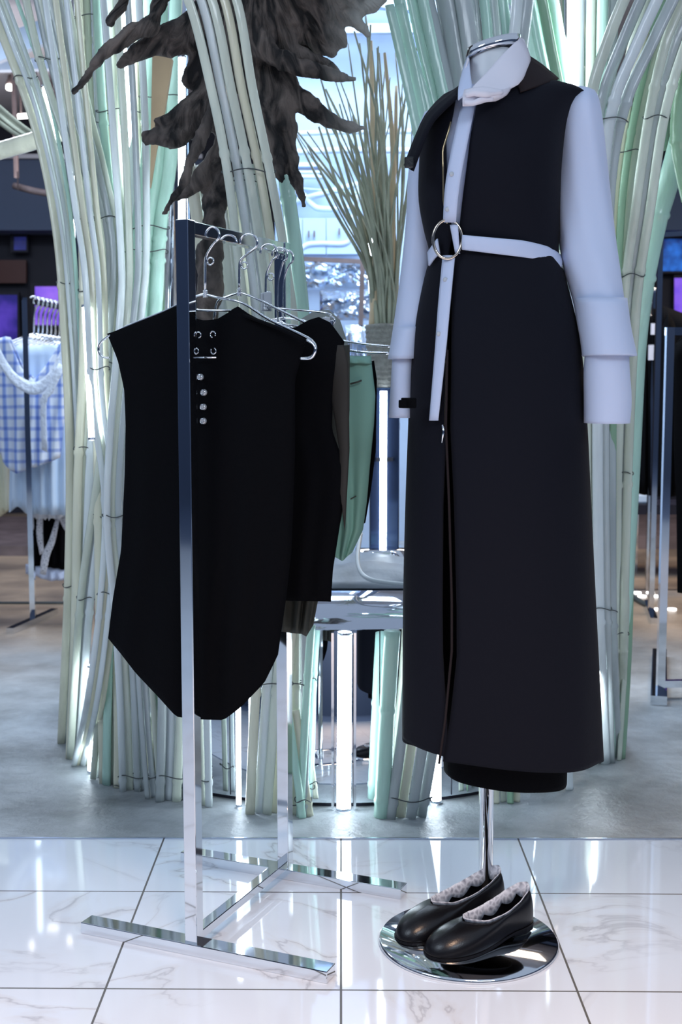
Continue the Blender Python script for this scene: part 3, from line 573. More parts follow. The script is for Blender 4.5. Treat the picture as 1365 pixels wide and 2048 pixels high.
# right clump
bundle('mint slats leaning behind the coat shoulder, upper middle', [(812, -60, 24, 2.95), (840, 80, 23, 2.95), (878, 240, 20, 2.95), (905, 420, 18, 2.95), (940, 900, 18, 3.0)], 3, 11, 'mintb', nodes=(250,), tie=False)
bundle('mint slats lower edge behind the white sleeve', [(788, 10, 20, 2.93), (822, 160, 19, 2.93), (850, 290, 18, 2.93), (885, 500, 17, 2.95)], 2, 9.5, 'mintb')
bundle('broad grey slats left of the chrome neck cap', [(880, -60, 38, 3.0), (905, 80, 36, 3.0), (930, 240, 30, 3.0), (950, 500, 26, 3.0)], 3, 19, 'greyb')
bundle('mint and grey slats above the mannequin neck', [(962, -60, 20, 3.02), (975, 80, 20, 3.02), (985, 240, 18, 3.02), (990, 500, 18, 3.02)], 5, 10, ['mintb', 'greyb'])
bundle('broad grey slat right above the collar', [(1052, -80, 24, 2.98), (1040, 60, 22, 2.98), (1020, 240, 20, 3.0), (1010, 500, 18, 3.02)], 2, 13, ['greyb', 'pale'])
bundle('mint slats behind the dark lapel', [(1062, -60, 22, 3.06), (1090, 80, 22, 3.06), (1118, 240, 20, 3.06), (1130, 500, 18, 3.08)], 4, 10.5, ['mintb', 'green', 'mintb'])
bundle('stout pale green pole slanting behind the bright upper right tube', [(1010, -70, 10, 3.1), (1085, 50, 10, 3.12), (1160, 165, 10, 3.15), (1250, 300, 10, 3.2)], 1, 26, ['mintb'], kind='culm', group=None)
bundle('upright grey and mint slats right of the bright upper right tube', [(1195, -60, 23, 3.1), (1192, 150, 22, 3.1), (1190, 400, 20, 3.1), (1200, 800, 16, 3.12), (1205, 1200, 12, 3.1), (1218, 1535, 10)], 4, 10.5, ['mintb', 'greyb', 'sage'], nodes=(255, 645, 1230), floor=True)
bundle('broad grey slats sweeping down from the top right past the shoulder', [(1330, -70, 34, 2.95), (1262, 80, 30, 2.95), (1218, 200, 24, 2.95), (1200, 330, 16, 2.98), (1195, 500, 14, 3.0), (1190, 850, 12, 3.05), (1195, 1240, 11, 3.08), (1206, 1540, 10)], 4, 11, ['greyb', 'pale', 'greyb', 'sage'], nodes=(250, 1225), floor=True)
bundle('curved cane strips fanning right with a wire at shoulder height', [(1345, -70, 20, 3.05), (1285, 120, 18, 3.05), (1248, 320, 15, 3.08), (1232, 520, 12, 3.1), (1222, 800, 11, 3.12), (1222, 1100, 10, 3.14), (1215, 1250, 9, 3.14), (1228, 1540, 8)], 4, 7, ['sage', 'cream', 'green'], nodes=(312, 640, 1265), floor=True)
bundle('grey slats with a dark wire loop near the right edge', [(1400, -30, 24, 2.98), (1352, 90, 20, 2.98), (1315, 230, 16, 3.0), (1286, 420, 14, 3.05), (1262, 600, 12, 3.12), (1250, 860, 10, 3.17), (1240, 1240, 9, 3.2), (1236, 1538, 8)], 3, 8.5, ['greyb', 'sage'], nodes=(245, 560, 955, 1275), floor=True)
bundle('green stout culm touching the top edge, upper right', [(1300, -50, 10, 3.2), (1325, 80, 10, 3.2), (1318, 150, 10, 3.2), (1310, 300, 10, 3.25)], 1, 25, ['green'], nodes=(125,), kind='culm', group=None)
bundle('large mint culm bending down from the right edge', [(1385, 180, 10, 3.15), (1345, 330, 10, 3.16), (1313, 450, 10, 3.18), (1292, 560, 10, 3.2), (1274, 700, 10, 3.26), (1258, 950, 10, 3.3), (1236, 1400, 10, 3.32)], 1, 20, ['mintb'], nodes=(447, 562), kind='culm', group=None)
bundle('dark green culm crossing the right border', [(1385, 120, 10, 3.0), (1362, 210, 10, 3.02), (1362, 290, 10, 3.04), (1385, 400, 10, 3.06)], 1, 19, ['green'], nodes=(285,), kind='culm', group=None)
bundle('slim pale cane on the outer right flank of the clump', [(1300, 330, 8, 3.28), (1278, 560, 8, 3.3), (1268, 700, 8, 3.3), (1264, 1000, 7, 3.3), (1256, 1300, 7, 3.28), (1243, 1530, 7, 3.25)], 2, 6, ['green', 'sage'], nodes=(560, 700), floor=True)
bundle('cream culm poking in from the left edge below the lamps', [(-60, 318, 10, 3.7), (60, 284, 10, 3.6), (150, 256, 10, 3.5), (230, 235, 10, 3.45)], 1, 18, ['cream'], kind='culm', group=None, tie=False)
bundle('dark olive bundle slanting left of the cream culm', [(-30, 205, 9, 5.5), (30, 255, 9, 5.5), (100, 300, 9, 5.5)], 5, 4.5, ['reed'], group=None)
pb = tag(flat('tan_board', [(305, 100), (322, 98), (345, 118), (330, 215), (312, 300), (300, 375), (302, 250)], 3.02, 'tan', 0.02), 'tan wooden board showing behind the driftwood and canes', 'board')
# ------------------------------------------------------------------ driftwood root
DY = 2.74
vs, fs = [], []
def br(pts, rs, dy=0.0, flat=0.95):
    P3 = [P(x, y, DY+dy+(q[0] if q else 0)) for x, y, *q in pts]; n = len(P3); s3 = smooth(P3, 6); rr = []
    for i in range(len(s3)):
        f = i/(len(s3)-1)*(n-1); a = int(min(f, n-2)); rr.append(lerp(rs[a], rs[a+1], f-a)*(0.86 if rs[0] < 60 else 1)*DY/F*(1+0.40*noise.noise(s3[i]*34))+0.0012)
    for i, p in enumerate(s3): s3[i] = p+Vector((noise.noise(p*17), 0.5*noise.noise(p*13+Vector((5, 0, 0))), noise.noise(p*19+Vector((0, 7, 0)))))*0.011
    v, f = tube_d(s3, rr, 12, len(vs), flat=flat); vs.extend(v); fs.extend(f)
br([(640, -90), (560, -20), (500, 60), (460, 120)], [95, 95, 70, 50])
br([(640, -90), (610, -300), (600, -560), (600, -760)], [95, 85, 75, 70])
br([(720, -60), (640, 0), (570, 40), (520, 90)], [50, 62, 60, 50])
br([(345, -60, -.06), (318, 5, -.08), (300, 45, -.1), (262, 72, -.1), (215, 105, -.12), (172, 148, -.12), (147, 184, -.12)], [20, 17, 19, 16, 13, 10, 3])
br([(262, -40, -.05), (246, 12, -.05), (222, 52, -.06)], [9, 10, 8])
br([(500, 60), (410, 62), (340, 78, -.04), (290, 95, -.06), (255, 112, -.06), (230, 134, -.06)], [70, 52, 28, 17, 14, 7])
br([(420, 80), (392, 130), (372, 168)], [45, 28, 10])
br([(450, 120), (418, 190), (370, 238, -.02), (308, 250, -.04)], [50, 36, 24, 4])
br([(450, 180), (405, 245), (350, 275, -.03), (288, 284, -.04)], [42, 34, 26, 14])
br([(432, 180, -.06), (402, 270, -.08), (368, 360, -.08), (331, 432, -.08)], [12, 13, 10, 2.5])
br([(480, 240), (440, 310), (395, 365), (350, 400)], [42, 32, 16, 4])
br([(470, 250), (440, 350), (425, 440), (420, 530), (415, 640)], [38, 30, 24, 30, 28], 0.02)
br([(490, 50, -.05), (535, 100, -.06), (585, 135, -.07), (650, 147, -.07), (712, 161, -.07)], [36, 25, 20, 15, 3])
br([(510, 80), (560, 160), (610, 208), (670, 238), (730, 252)], [40, 30, 24, 17, 4])
br([(500, 120), (548, 200), (575, 270), (586, 340), (604, 412)], [46, 34, 22, 16, 3])
br([(500, 140), (535, 240, -.02), (552, 310, -.02), (567, 360, -.02)], [40, 24, 17, 4])
br([(600, -10), (636, 40), (655, 80), (672, 110)], [60, 48, 26, 8])
br([(560, 40), (620, 70), (650, 96), (668, 108)], [45, 26, 17, 7])
br([(560, 70), (600, 105), (660, 118)], [30, 18, 4], -.03)
br([(640, 10), (690, 28), (720, 52), (738, 72)], [30, 17, 12, 4])
br([(690, 28), (735, 14), (768, -8), (780, -40)], [14, 16, 12, 10])
br([(640, 50), (680, 70), (688, 94)], [20, 15, 7])
br([(560, 40), (540, 10), (470, -30), (440, -60)], [60, 70, 80, 60])
br([(590, 90), (645, 130), (690, 160)], [20, 13, 4], .04)
c = P(500, -200, DY)
o = mesh('driftwood_root', vs, fs, 'wood'); o.data.transform(Matrix.Translation(-c)); o.location = c
md = o.modifiers.new('r', 'REMESH'); md.mode = 'VOXEL'; md.voxel_size = 0.006; md.use_smooth_shade = True
tx = bpy.data.textures.new('grain', 'CLOUDS'); tx.noise_scale = 0.035; tx.noise_depth = 4
md = o.modifiers.new('d', 'DISPLACE'); md.texture = tx; md.strength = 0.013; md.mid_level = 0.5
tx = bpy.data.textures.new('grain2', 'CLOUDS'); tx.noise_scale = 0.012; tx.noise_depth = 2
md = o.modifiers.new('d2', 'DISPLACE'); md.texture = tx; md.strength = 0.005
o['label'] = 'dark gnarled driftwood root hanging above the chrome rack'; o['category'] = 'driftwood'
# ------------------------------------------------------------------ chrome rack
g0, g1 = GR(389, 1903), GR(571, 1752)
B0 = Vector((g0.x, g0.y, 0)); B1 = Vector((g1.x, g1.y, 0)); BD = (B1-B0).normalized(); GD = Vector((BD.y, -BD.x, 0))   # GD points right and toward the camera
zt0 = P(367, 440, B0.y).z; zt1 = zt0
rk = thing('garment_rack', 'free-standing chrome rack of square tube carrying black tops', 'clothes rack', B0)
HB = 0.02
def bar(name, a, b, w, h, side=None): return beam(name, a, b, w, h, 'chrome', rk, side, bevel=0.0012)
fl, fr = GR(160, 1868), GR(660, 1962)
dl = (Vector((fl.x, fl.y, 0))-B0).dot(GD); dr = (Vector((fr.x, fr.y, 0))-B0).dot(GD)
bar('foot', B0+GD*dl+Vector((0, 0, 0.0105)), B0+GD*dr+Vector((0, 0, 0.0105)), 0.036, 0.021)
bl, br_ = GR(340, 1738), GR(792, 1810)
dl = (Vector((bl.x, bl.y, 0))-B1).dot(GD); dr = (Vector((br_.x, br_.y, 0))-B1).dot(GD)
bar('foot', B1+GD*dl+Vector((0, 0, 0.0105)), B1+GD*dr+Vector((0, 0, 0.0105)), 0.036, 0.021)
bar('upright', B0+Vector((0, 0, 0.0)), B0+Vector((0, 0, zt0)), 0.024, 0.024, GD)
bar('upright', B1+Vector((0, 0, 0.0)), B1+Vector((0, 0, zt1)), 0.024, 0.024, GD)
bar('hanging_rail', B0+Vector((0, 0, zt0-0.012))+BD*0.009, B1+Vector((0, 0, zt1-0.012))-BD*0.009, 0.020, 0.022)
bar('base_rail', B0+Vector((0, 0, 0.029))+BD*0.009, B1+Vector((0, 0, 0.029))-BD*0.009, 0.022, 0.016)
RLEN = (B1-B0).length
def PG(px, py, s, off=0.0):
    o = B0 + BD*(s+off); d = ray(px, py); t = (o-CAM).dot(BD)/d.dot(BD); return CAM + d*t
def garment(name, s, top, bottom, left, right, thick, m, parent=None, nu=40, nv=44, folds=0.15, fk=5.0, closed=False, proj=None, sd=0):
    """outline in the vertical plane at distance s along the rail: top/bottom [(u, py)], left/right [(py, px)]; front and back sheets"""
    proj = proj or (lambda x, y, off: PG(x, y, s, off)); fr, bk = [], []
    for j in range(nv):
        v = j/(nv-1)
        for i in range(nu):
            u = i/(nu-1); yt, yb = interp(top, u), interp(bottom, u); y = lerp(yt, yb, v); xl, xr = interp(left, y), interp(right, y); x = lerp(xl, xr, u)
            h = thick*(1-abs(2*u-1)**3)*(0.55+0.45*min(1, v*3)); w = folds*thick*math.sin(u*fk*2*PI+2.2*noise.noise(Vector((u*3, v*1.2, sd))))*min(1, v*1.5)*(1 if 0.02 < u < 0.98 else 0)
            fr.append(proj(x, y, -h+w)); bk.append(proj(x, y, h*0.8+w))
    k = len(fr); fs = []
    for j in range(nv-1):
        for i in range(nu-1):
            a = j*nu+i; fs.append([a, a+1, a+nu+1, a+nu]); fs.append([k+a, k+a+nu, k+a+nu+1, k+a+1])
        fs.append([j*nu, j*nu+nu, k+j*nu+nu, k+j*nu]); a = j*nu+nu-1; fs.append([a, k+a, k+a+nu, a+nu])
    if closed: 
        for i in range(nu-1): fs.append([i, k+i, k+i+1, i+1])
    return mesh(name, fr+bk, fs, m, parent, solid=0.002)
def hanger(label, s, cx, topy, neck, arms, clips=None, group='chrome hangers on the rack', proj=None, eye=True, k=1.0):
    """hook centre cx, top of hook py, neck (x,y), arms polyline"""
    proj = proj or (lambda x, y: PG(x, y, s)); nx, ny = neck
    t = thing('clothes_hanger', label, 'hanger', proj(nx, ny), group)
    r = 17*k; cy = topy+r+3
    hk = [proj(cx+r*math.cos(a), cy-r*math.sin(a)) for a in [PI*1.05-i*(PI*1.4)/14 for i in range(15)]]
    hk += [proj(nx+4, lerp(cy+r, ny, 0.2)), proj(nx, lerp(cy+r, ny, 0.4)), proj(nx, ny)]
    hko = tube('hook', smooth(hk, 2), 0.0021, 'chrome', t)
    if eye:
        e = proj(nx+10*k, lerp(cy+r, ny, 0.35)); tube('curl', arc(e, 0.0062, 0, 2*PI, GD, (0, 0, 1), 16), 0.0016, 'chrome', t, 6, cap=False)
        tubes('coil', [(arc(proj(nx, ny-6+3*q), 0.0035, 0, 2*PI, GD, BD, 10), 0.0012) for q in range(5)], 'chrome', hko, 5)
    for i, a in enumerate(arms): tube('arm', smooth([proj(x, y) for x, y in a], 4), 0.0021, 'chrome', t)
    for (x, y) in (clips or []):
        c = proj(x, y); boxes('clip', [(c+Vector((0, 0, -0.012)), (0.017, 0.012, 0.042))], 'chrome', t, 0.002)
    return t
s1, s2, s3, s4, s5 = 0.075, 0.17, 0.235, 0.30, 0.35
# top of the front black garment
top = [(0, 668), (0.12, 650), (0.24, 632), (0.355, 611), (0.41, 628), (0.47, 640), (0.50, 641), (0.56, 638), (0.63, 622), (0.66, 611), (0.72, 628), (0.85, 655), (1, 682)]
bot = [(0, 1277), (0.07, 1305), (0.16, 1345), (0.3, 1395), (0.40, 1433), (0.5, 1438), (0.68, 1440), (0.78, 1415), (0.92, 1365), (1, 1310)]
lf = [(600, 215), (668, 215), (720, 236), (780, 249), (850, 252), (950, 250), (1100, 243), (1200, 226), (1277, 217), (1300, 228), (1345, 268), (1395, 318), (1433, 360), (1445, 372)]
rt = [(600, 606), (682, 612), (760, 590), (900, 590), (1100, 583), (1200, 572), (1310, 556), (1360, 530), (1400, 497), (1440, 455), (1460, 450)]
bt = thing('sleeveless_top', 'black sleeveless high-neck top with pointed hem, frontmost on the rack', 'top', PG(410, 640, s1))
# rework outline: u spans garment, so outline corners come from left/right tables
garment('body', s1, top, [(0, 1277), (1, 1310)] if False else bot, [(y, x) for y, x in lf if y <= 1277]+[(1500, 217)], [(y, x) for y, x in rt if y <= 1310]+[(1500, 556)], 0.03, 'black', bt, folds=0.1)
def onb(x, y, o=0.034): return PG(x, y, s1, -o)
for i, (x, y, a0) in enumerate([(397, 670, 1.2), (426, 669, 2.2), (392, 702, 0.2), (427, 702, -1.2)]):
    tube('eyelet', arc(onb(x, y), 0.0050, a0-PI*0.85, a0+PI*0.75, GD, (0, 0, 1), 16), 0.0013, 'chrome', bt, 6)
tube('bar_clasp', [onb(386, 715), onb(433, 715)], 0.0016, 'chrome', bt, 6)
for x, y in ((400, 754), (407, 785), (406, 814), (406, 842)):
    c = onb(x, y); o = tube('snap_button', [c+BD*0.004, c-BD*0.002], [0.0056, 0.0048], 'pearl', bt, 16); tube('snap_ring', arc(c-BD*0.002, 0.0042, 0, 2*PI, GD, (0, 0, 1), 14), 0.0012, 'chrome', o, 5, cap=False)
sw = sheet('shoulder_seam', [[onb(486, 628, .02), onb(560, 655, .02), onb(612, 680, .02)], [onb(486, 632, .026), onb(560, 660, .026), onb(608, 688, .026)]], 'black', bt)
hanger('hanger with coiled neck holding the frontmost black top', s1, 422, 450, (411, 588), [[(411, 588), (380, 597), (330, 622), (255, 652), (218, 672), (203, 684), (197, 698), (203, 712), (218, 716)], [(411, 588), (440, 596), (485, 606), (540, 640), (610, 672), (628, 685), (632, 700), (622, 714), (600, 717)], [(385, 620), (450, 621), (486, 621)]])
tag(tube('hanger_hook', smooth([PG(614, 680, s1, -.036), PG(627, 688, s1, -.04), PG(631, 701, s1, -.042), PG(622, 716, s1, -.04), PG(601, 717, s1, -.037)], 5), 0.0026, 'chrome'), 'bright curled wire end against the black garments, right side', 'hanger end')
# second black garment
g2 = thing('black_dress', 'second black garment on the rack with cap shoulder, right of the frontmost top', 'dress', PG(560, 640, s2))
garment('body', s2, [(0, 700), (0.3, 660), (0.66, 655), (0.75, 640), (0.82, 634), (0.9, 645), (1, 684)], [(0, 1198), (1, 1203)], [(600, 400), (1210, 420)], [(640, 690), (684, 689), (720, 684), (800, 666), (860, 664), (905, 680), (945, 693), (1000, 688), (1140, 666), (1205, 662)], 0.022, 'black', g2, folds=0.1)
garment('side_panel', s2, [(0, 690), (1, 690)], [(0, 960), (1, 1060)], [(600, 665), (800, 664), (900, 680), (1000, 676)], [(690, 688), (730, 697), (900, 699), (1060, 690)], 0.006, 'brown', g2, nu=10)
# olive garments
g3 = tag(garment('olive_trousers', s3, [(0, 700), (1, 690)], [(0, 1262), (0.4, 1266), (0.72, 1268), (0.85, 1273), (1, 1250)], [(600, 545), (1270, 556)], [(600, 700), (820, 699), (1000, 690), (1120, 665), (1200, 636), (1275, 622)], 0.018, 'olive', folds=0.5, fk=3.5), 'olive grey trousers whose hems show below the second black garment', 'trousers')
# mint trousers
g4 = thing('mint_trousers', 'mint green trousers clipped at the rear right of the rack', 'trousers', PG(720, 720, s4))
garment('leg_panel', s4, [(0, 716), (0.5, 712), (1, 712)], [(0, 1108), (0.6, 1122), (1, 1105)], [(700, 580), (860, 600), (1112, 660)], [(700, 742), (716, 742), (790, 751), (850, 748), (930, 740), (1000, 734), (1060, 726), (1110, 702)], 0.022, 'mint', g4, folds=0.22, fk=3)
garment('waistband', s4, [(0, 708), (1, 714)], [(0, 722), (1, 728)], [(700, 590), (730, 595)], [(700, 741), (730, 744)], 0.025, 'mint', g4, nv=5)
tube('pocket_welt', [PG(701, 768, s4, -.024), PG(713, 765, s4, -.022), PG(724, 761, s4, -.019)], 0.0018, 'olive', g4, 5)
tube('knee_crease', [PG(690, 1000, s4, -.02), PG(702, 998, s4, -.02), PG(713, 992, s4, -.018)], 0.0012, 'olive', g4, 5)
g5 = tag(garment('black_skirt', s5, [(0, 730), (1, 722)], [(0, 1060), (1, 1046)], [(700, 600), (1060, 640)], [(720, 748), (760, 754), (900, 752), (980, 742), (1050, 730)], 0.015, 'black'), 'dark garment edge peeking out behind the mint trousers', 'garment')
g6 = tag(garment('grey_jacket', s5+0.03, [(0, 640), (0.3, 622), (0.6, 620), (0.85, 640), (1, 690)], [(0, 780), (1, 780)], [(600, 600), (780, 600)], [(600, 700), (640, 694), (700, 697), (780, 700)], 0.018, 'grey'), 'grey green shoulder of a garment rearmost on the rack', 'garment')
hanger('hanger with coiled neck second from the front post', s2, 498, 465, (479, 585), [[(479, 585), (455, 594), (436, 603), (428, 640)], [(479, 585), (510, 596), (600, 640), (660, 668)]])
hanger('clip hanger third from the front post', s3, 538, 485, (532, 612), [[(532, 612), (560, 617), (640, 624), (664, 630)], [(532, 640), (580, 650), (640, 658), (662, 652), (670, 640), (660, 630)]], clips=[(658, 650)])
hanger('clip hanger holding the mint trousers, rear of the rack', s4, 560, 492, (556, 640), [[(556, 640), (600, 662), (700, 684), (790, 694)], [(556, 640), (600, 672), (690, 700), (790, 707)]], clips=[(802, 716)], eye=False, k=0.9)
hanger('dark hook hanger nearest the rear post', s5, 572, 497, (566, 636), [[(566, 636), (600, 640), (660, 655)], [(566, 636), (540, 640), (500, 650)]], eye=False, k=0.9)
for x, y, s, h, lb in ((650, 655, s3, 30, 'clear plastic trouser clip right of the second black garment'), (533, 604, s3+0.01, 30, 'clear plastic clip hanging above the black neckline')):
    t = thing('plastic_clip', lb, 'clip', PG(x, y, s)); boxes('jaw', [(PG(x, y, s), (0.02, 0.008, 0.034))], 'pearl', t, 0.002); boxes('jaw', [(PG(x+3, y-4, s, -.008), (0.014, 0.006, 0.03))], 'pearl', t, 0.002); tube('spring', arc(PG(x+2, y-14, s, -.004), 0.006, 0, 2*PI, GD, (0, 0, 1), 12), 0.0014, 'chrome', t, 5, cap=False)
# ------------------------------------------------------------------ mannequin
MY = 2.25
mp = GR(975, 1840); mpx = P(973, 1700, 2.3).x
mn = thing('mannequin_stand', 'headless mannequin on a chrome pole wearing the long dark coat', 'mannequin', (P(937, 1882, MY).x, MY, 0))
dc = GR(937, 1884); lathe('base_disc', [(0.0, 0.0005), (0.160, 0.0005), (0.1615, 0.004), (0.158, 0.008), (0.0, 0.0095)], (dc.x, dc.y), 'chrome', mn, 96)
pz = P(980, 1560, 2.3).z
cyl('pole', (mpx, 2.30), 0.0135, 0.009, 0.75, 'chrome', mn, 32); cyl('pole_collar', (mpx, 2.30), 0.021, 0.009, 0.022, 'chrome', mn, 32)
def loft(name, rows, m, parent, n=64, Yc=MY, solid=0.003, cap=(0, 0), fold=None, gap=None, hem=None):
    """rows (py, xl, xr, half depth[, Y]); gap(py) -> (left px, right px) of the front opening"""
    vs = []; fs = []; nr = len(rows); closed = gap is None
    for i, q in enumerate(rows):
        py, xl, xr, b = q[:4]; Y = q[4] if len(q) > 4 else Yc; c = P((xl+xr)/2, py, Y); a = (xr-xl)/2*Y/F
        if closed: an = [2*PI*k/n for k in range(n)]
        else:
            gl, gr = gap(py); tr_ = math.acos(max(-1, min(1, (gr-(xl+xr)/2)/((xr-xl)/2)))); tl_ = math.acos(max(-1, min(1, (gl-(xl+xr)/2)/((xr-xl)/2))))
            an = [lerp(-tr_, -tl_+2*PI, k/(n-1)) for k in range(n)]   # front is at negative sin (toward camera)
        for k, t in enumerate(an):
            f = 1+(fold(t, i/(nr-1)) if fold else 0)
            ex = 0.93; ct, st = math.cos(t), math.sin(t)
            x = a*f*math.copysign(abs(ct)**ex, ct); y = b*f*math.copysign(abs(st)**ex, st)
            z = c.z+(hem(k/(len(an)-1), i/(nr-1)) if hem else 0)
            vs.append(Vector((c.x+x, c.y+y, z)))
    N = len(an)
    for i in range(nr-1):
        for k in range(N if closed else N-1):
            a, b = i*N+k, i*N+(k+1) % N; fs.append([a, b, b+N, a+N])
    if closed and cap[0]: fs.append(list(range(N)))
    if closed and cap[1]: fs.append([(nr-1)*N+k for k in range(N)])
    return mesh(name, vs, fs, m, parent, solid=solid, off=-1 if solid else 0)
def dense(rows, step=12):
    out = []; cols = len(rows[0]); tabs = [[(r[0], r[c]) for r in rows] for c in range(1, cols)]
    y = rows[0][0]
    while y < rows[-1][0]: out.append((y,)+tuple(sinterp(t, y) for t in tabs)); y += step
    out.append(tuple(rows[-1])); return out
# neck + cap
nk = loft('neck', dense([(106, 941, 1033, .041, 2.25), (120, 942, 1034, .042, 2.25), (170, 935, 1045, .05, 2.25), (200, 915, 1080, .07, 2.25)]), 'fibre', mn, 40, solid=0, cap=(1, 1))
v = []
n = 40
for dz, dr in ((0, 1.0), (0, 1.03), (1, 1.03), (1, 1.0), (1, 0.0)):
    for k in range(n):
        a = 2*PI*k/n; cx = P(987, 98, 2.25); v.append(Vector((cx.x+0.046*dr*math.cos(a), cx.y+0.044*dr*math.sin(a), cx.z-0.008+0.018*dz+0.0115*math.cos(a)*dr)))
mesh('neck_cap', v, [[i*n+k, i*n+(k+1) % n, (i+1)*n+(k+1) % n, (i+1)*n+k] for i in range(4) for k in range(n)], 'chrome', nk)
# torso rows shared by shirt and coat
TR = [(150, 965, 1062, .030), (158, 958, 1082, .038), (168, 944, 1118, .050), (180, 912, 1158, .066), (190, 892, 1176, .076), (200, 880, 1164, .082), (220, 862, 1146, .095), (260, 848, 1129, .108), (330, 842, 1119, .118), (400, 841, 1117, .112), (460, 851, 1117, .102), (510, 862, 1115, .098),
      (552, 852, 1127, .106), (640, 832, 1149, .124), (720, 823, 1162, .134), (850, 817, 1172, .142), (1000, 810, 1180, .150), (1200, 803, 1191, .140), (1400, 799, 1202, .135), (1532, 797, 1209, .130)]
GAP = {}
gl = [(168, 950), (190, 925), (205, 911), (220, 908), (260, 900), (300, 888), (400, 889), (450, 897), (480, 900), (520, 893), (600, 890), (850, 886), (1000, 879), (1200, 878), (1300, 879), (1440, 886), (1540, 888)]
gr = [(168, 1030), (190, 990), (205, 958), (220, 950), (300, 933), (400, 921), (450, 916), (480, 914), (520, 905), (600, 899), (850, 894), (1000, 900), (1200, 905), (1300, 905), (1440, 892), (1540, 878)]
def coat_gap(py): return interp(gl, py), interp(gr, py)
def coat_hem(k, v): 
    t = max(0, (v-0.6)/0.4)
    side = k*2*PI
    return t*t*(0.020*max(0, math.sin(lerp(1.45, -4.8, k)))**2 + (0.022 if k < 0.45 else 0.0)*min(1, max(0, (0.45-k)*6))+interp([(0.7, 0), (0.86, 0.048), (1, 0.030)], k))
def cfold(t, v):
    w = max(0, (v-0.35)/0.65); return 0.012*w*math.sin(5*t+1.0)+0.006*w*math.sin(9*t+v*3)
coat = thing('long_coat', 'long dark navy sleeveless coat on the mannequin, open at the front', 'coat', P(985, 500, MY))
loft('coat_body', dense(TR, 14), 'navy', coat, 110, gap=coat_gap, hem=coat_hem, fold=cfold, solid=0.003)
# shoulder caps of coat
def front(px, py, extra=0.004, rows=None):
    """point on the coat's front surface"""
    rows = rows or TR
    xl, xr, b = (interp([(r[0], r[c]) for r in rows], py) for c in (1, 2, 3)); c = (xl+xr)/2; ct = max(-1, min(1, (px-c)/((xr-xl)/2)))
    st = math.sqrt(max(0, 1-ct*ct)); a = (xr-xl)/2*MY/F; nv = Vector((ct/a, -st/b, 0)).normalized()
    y = MY - b*st**0.93; return P(px, py, y)+nv*extra
0 and sheet('shoulder', [[P(1050, 150, 2.22), P(1110, 164, 2.25), P(1182, 186, 2.25)], [P(1045, 172, 2.185), P(1115, 180, 2.17), P(1176, 190, 2.2)], [P(1045, 200, 2.17), P(1100, 215, 2.15), P(1146, 222, 2.17)]], 'navy', coat)
sheet('lapel', [[P(1052, 108, 2.24), P(1085, 130, 2.25), P(1118, 158, 2.25)], [P(1046, 140, 2.19), P(1075, 155, 2.19), P(1100, 165, 2.19)], [P(1036, 168, 2.165), P(1040, 178, 2.16), P(1042, 184, 2.155)]], 'brownblack', coat)
sf = sheet('shoulder_flap', [[P(922, 172, 2.2), P(880, 203, 2.2), P(852, 232, 2.2), P(828, 285, 2.19), P(810, 332, 2.18)], [P(918, 192, 2.15), P(886, 222, 2.15), P(862, 250, 2.15), P(842, 298, 2.15), P(826, 342, 2.15)]], 'navy', coat, solid=0.005)
boxes('flap_buckle', [(P(819, 325, 2.14), (0.016, 0.008, 0.018))], 'leather', sf, 0.002)
# zip
zp = [front(interp(gl, y)+1, y, 0.004) for y in range(208, 452, 8)]
tube('zipper_teeth', zp, 0.0016, 'brass', coat, 6)
zp = [front(interp(gr, y)-1, y, 0.004) for y in range(720, 860, 10)]
zt_ = tube('zipper_teeth', zp, 0.0014, 'brass', coat, 6)
tube('zip_pull', [front(891, 850, .008), front(893, 862, .01), front(890, 885, .01)], [0.0028, 0.0022, 0.0012], 'chrome', zt_, 8)
tube('front_edge', [front(interp(gr, y)+1, y, 0.005) for y in range(700, 1536, 14)], 0.0022, 'brownblack', coat, 6)
0 and tube('hem_edge', [front(x, 1537, 0.002)+Vector((0, 0, -0.004)) for x in range(880, 1196, 12)], 0.0022, 'brownblack', coat, 6)
boxes('side_tab', [(P(818, 806, 2.15), (0.026, 0.012, 0.018)), (P(806, 808, 2.14), (0.014, 0.01, 0.014))], 'black', coat, 0.002)
# inner skirt
sk = thing('under_skirt', 'plain black skirt hem showing below the long coat', 'skirt', P(1000, 1300, MY))
loft('skirt_body', dense([(560, 905, 1080, .07), (800, 880, 1110, .10), (1200, 872, 1145, .10), (1545, 886, 1138, .085)], 20), 'black', sk, 64, hem=lambda k, v: max(0, (v-0.9)*10)*(-0.008-0.010*math.cos(2*PI*k)), fold=lambda t, v: 0.012*v*math.sin(7*t))
# shirt
sh = thing('white_shirt', 'white long-sleeved shirt with wide turned cuffs under the dark coat', 'shirt', P(985, 400, MY))
sr = [(y, lerp(l, (l+r)/2, 0.06), lerp(r, (l+r)/2, 0.06), b*0.90) for y, l, r, b in TR if y <= 480]
loft('shirt_body', dense(sr, 14), 'white', sh, 64, solid=0.002)
def fsm(py, base): return base
loft('sleeve', dense([(178, 1138, 1176, .022, 2.27), (186, 1130, 1188, .040, 2.26), (205, 1122, 1196, .052, 2.25), (250, 1116, 1203, .058, 2.25), (330, 1114, 1211, .058, 2.25), (420, 1116, 1222, .056, 2.24), (520, 1128, 1237, .056, 2.22), (600, 1150, 1248, .054, 2.20), (660, 1160, 1256, .054, 2.18), (700, 1168, 1260, .052, 2.17)], 9), 'white', sh, 40, fold=lambda t, v: 0.035*math.sin(3*t+7*v)*v+0.018*math.sin(7*t-9*v), cap=(1, 0), solid=0.002)
def chem(k, v): return 0.008*math.cos(2*PI*k)*(1 if v > 0.9 else 0)
